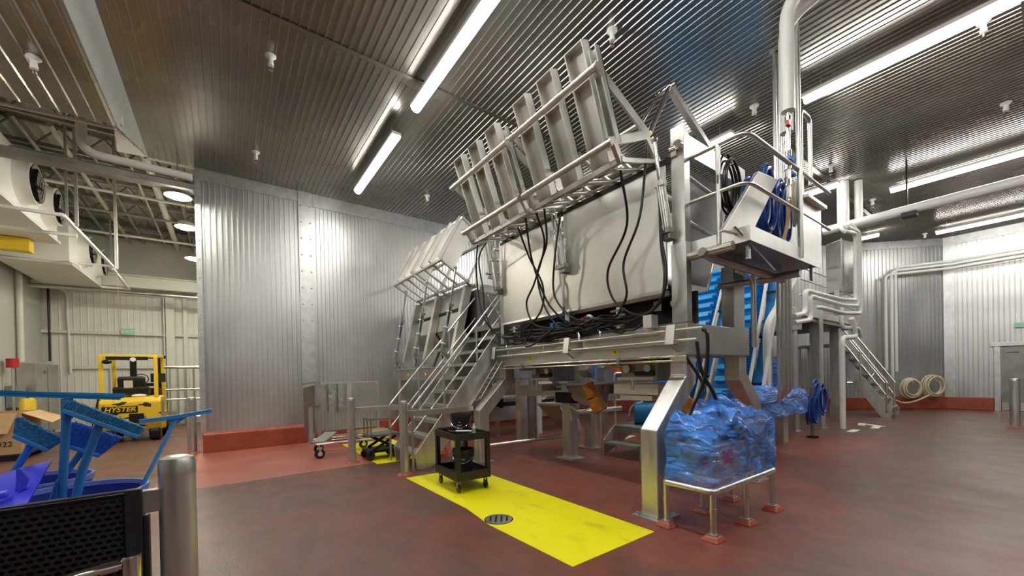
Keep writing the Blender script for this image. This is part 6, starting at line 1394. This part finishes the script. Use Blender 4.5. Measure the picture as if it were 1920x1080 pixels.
# left broom
def angled_broom(label, c, ax, up_, w, h, dpt, handle, br):
    t = broom(label, None, handle, 'blue_tool', hr=0.015)
    c, ax, up_ = V(c), V(ax).normalized(), V(up_).normalized()
    B().bar(c - ax * w / 2, c + ax * w / 2, dpt, 0.02, up=up_).done('head', 'blue_tool', t, smooth=0, bevel=0.004)
    b = B(); rnd = random.Random(int(w * 1000)); dp = ax.cross(up_)
    for i in range(34):
        for j in range(4):
            p = c + ax * (w * (i / 33 - 0.5)) + dp * (dpt * (j / 3 - 0.5) * 0.8) + up_ * 0.008
            fl_ = ax * (i / 33 - 0.5) * 0.05
            b.tube([p, p + up_ * h + fl_ + V((rnd.uniform(-.003, .003), 0, rnd.uniform(-.004, .004)))], [0.0035, 0.0045], 4)
    b.done('bristles', br, t)
    return t
angled_broom('blue broom at the left with short medium blue bristles', (-0.78, 3.0, 1.315), (0.78, 0, -0.62), (0.45, 0, 0.89), 0.14, 0.07, 0.05, [(-0.78, 3.0, 1.31), (-0.85, 3.05, 1.18), (-1.0, 3.1, 0.8)], 'blue_bristle')
angled_broom('blue broom with longer deep blue bristles leaning behind the push broom handle', (-0.615, 3.05, 1.25), (0.87, 0, -0.5), (0.5, 0, 0.87), 0.15, 0.11, 0.05, [(-0.62, 3.05, 1.245), (-0.72, 3.1, 1.08), (-0.85, 3.2, 0.6)], 'blue_bristle_bright')
t = thing('hand_brush', 'dark teal brush head poking in at the left edge', 'brush', (-1.0, 3.0, 1.05)); B().bar((-1.12, 3.0, 1.14), (-0.97, 3.0, 1.11), 0.06, 0.05).done('bristles', 'blue_bristle', t, smooth=0, bevel=0.015)
# light blue window squeegee
t = broom('light blue squeegee with a thin handle standing in the nearest bin', None, [(-0.24, 3.1, 1.385), (-0.40, 3.12, 1.0), (-0.55, 3.15, 0.5)], 'blue_light', 'squeegee', 0.011)
B().bar((-0.40, 3.1, 1.38), (-0.23, 3.1, 1.395), 0.03, 0.022).bar((-0.23, 3.1, 1.395), (-0.07, 3.1, 1.42), 0.03, 0.022).prism([(-0.30, 3.095, 1.385), (-0.18, 3.095, 1.40), (-0.235, 3.095, 1.35)], (0, 0.012, 0)).done('blade', 'blue_tool', t, smooth=0)
# violet shovel
t = thing('shovel', 'glossy violet blue plastic shovel blade resting in the left bin', 'shovel', (-0.9, 2.85, 1.1))
b = B(); nx, ny = 20, 14; vs_ = []
for j in range(ny + 1):
    for i in range(nx + 1):
        u, v = i / nx, j / ny; x = -1.22 + 0.50 * u; y = 2.66 + 0.36 * v
        z = 1.015 + 0.16 * v * (0.5 + u * 0.5) + 0.03 * u - 0.05 * math.sin(math.pi * v) * math.sin(math.pi * u) + 0.03 * abs(u - 0.5)
        vs_.append((x, y, z))
k_ = len(vs_); vs_ += [(x, y, z - 0.008) for x, y, z in vs_]
fs_ = []
for j in range(ny):
    for i in range(nx):
        a = j * (nx + 1) + i; fs_ += [(a, a + 1, a + nx + 2, a + nx + 1), (k_ + a + nx + 1, k_ + a + nx + 2, k_ + a + 1, k_ + a)]
b.add(vs_, fs_).done('blade', 'violet_plastic', t, smooth=50)
B().prism([(-0.79, 2.82, 1.11), (-0.755, 2.82, 1.12), (-0.745, 2.82, 1.165), (-0.77, 2.82, 1.22), (-0.785, 2.82, 1.215), (-0.785, 2.82, 1.17)], (0, 0.02, 0)).done('rib', 'violet_plastic', t, smooth=0, bevel=0.004)
B().bar((-1.1, 2.72, 1.08), (-0.80, 2.80, 1.115), 0.06, 0.03).done('socket', 'violet_plastic', t, smooth=0, bevel=0.01)
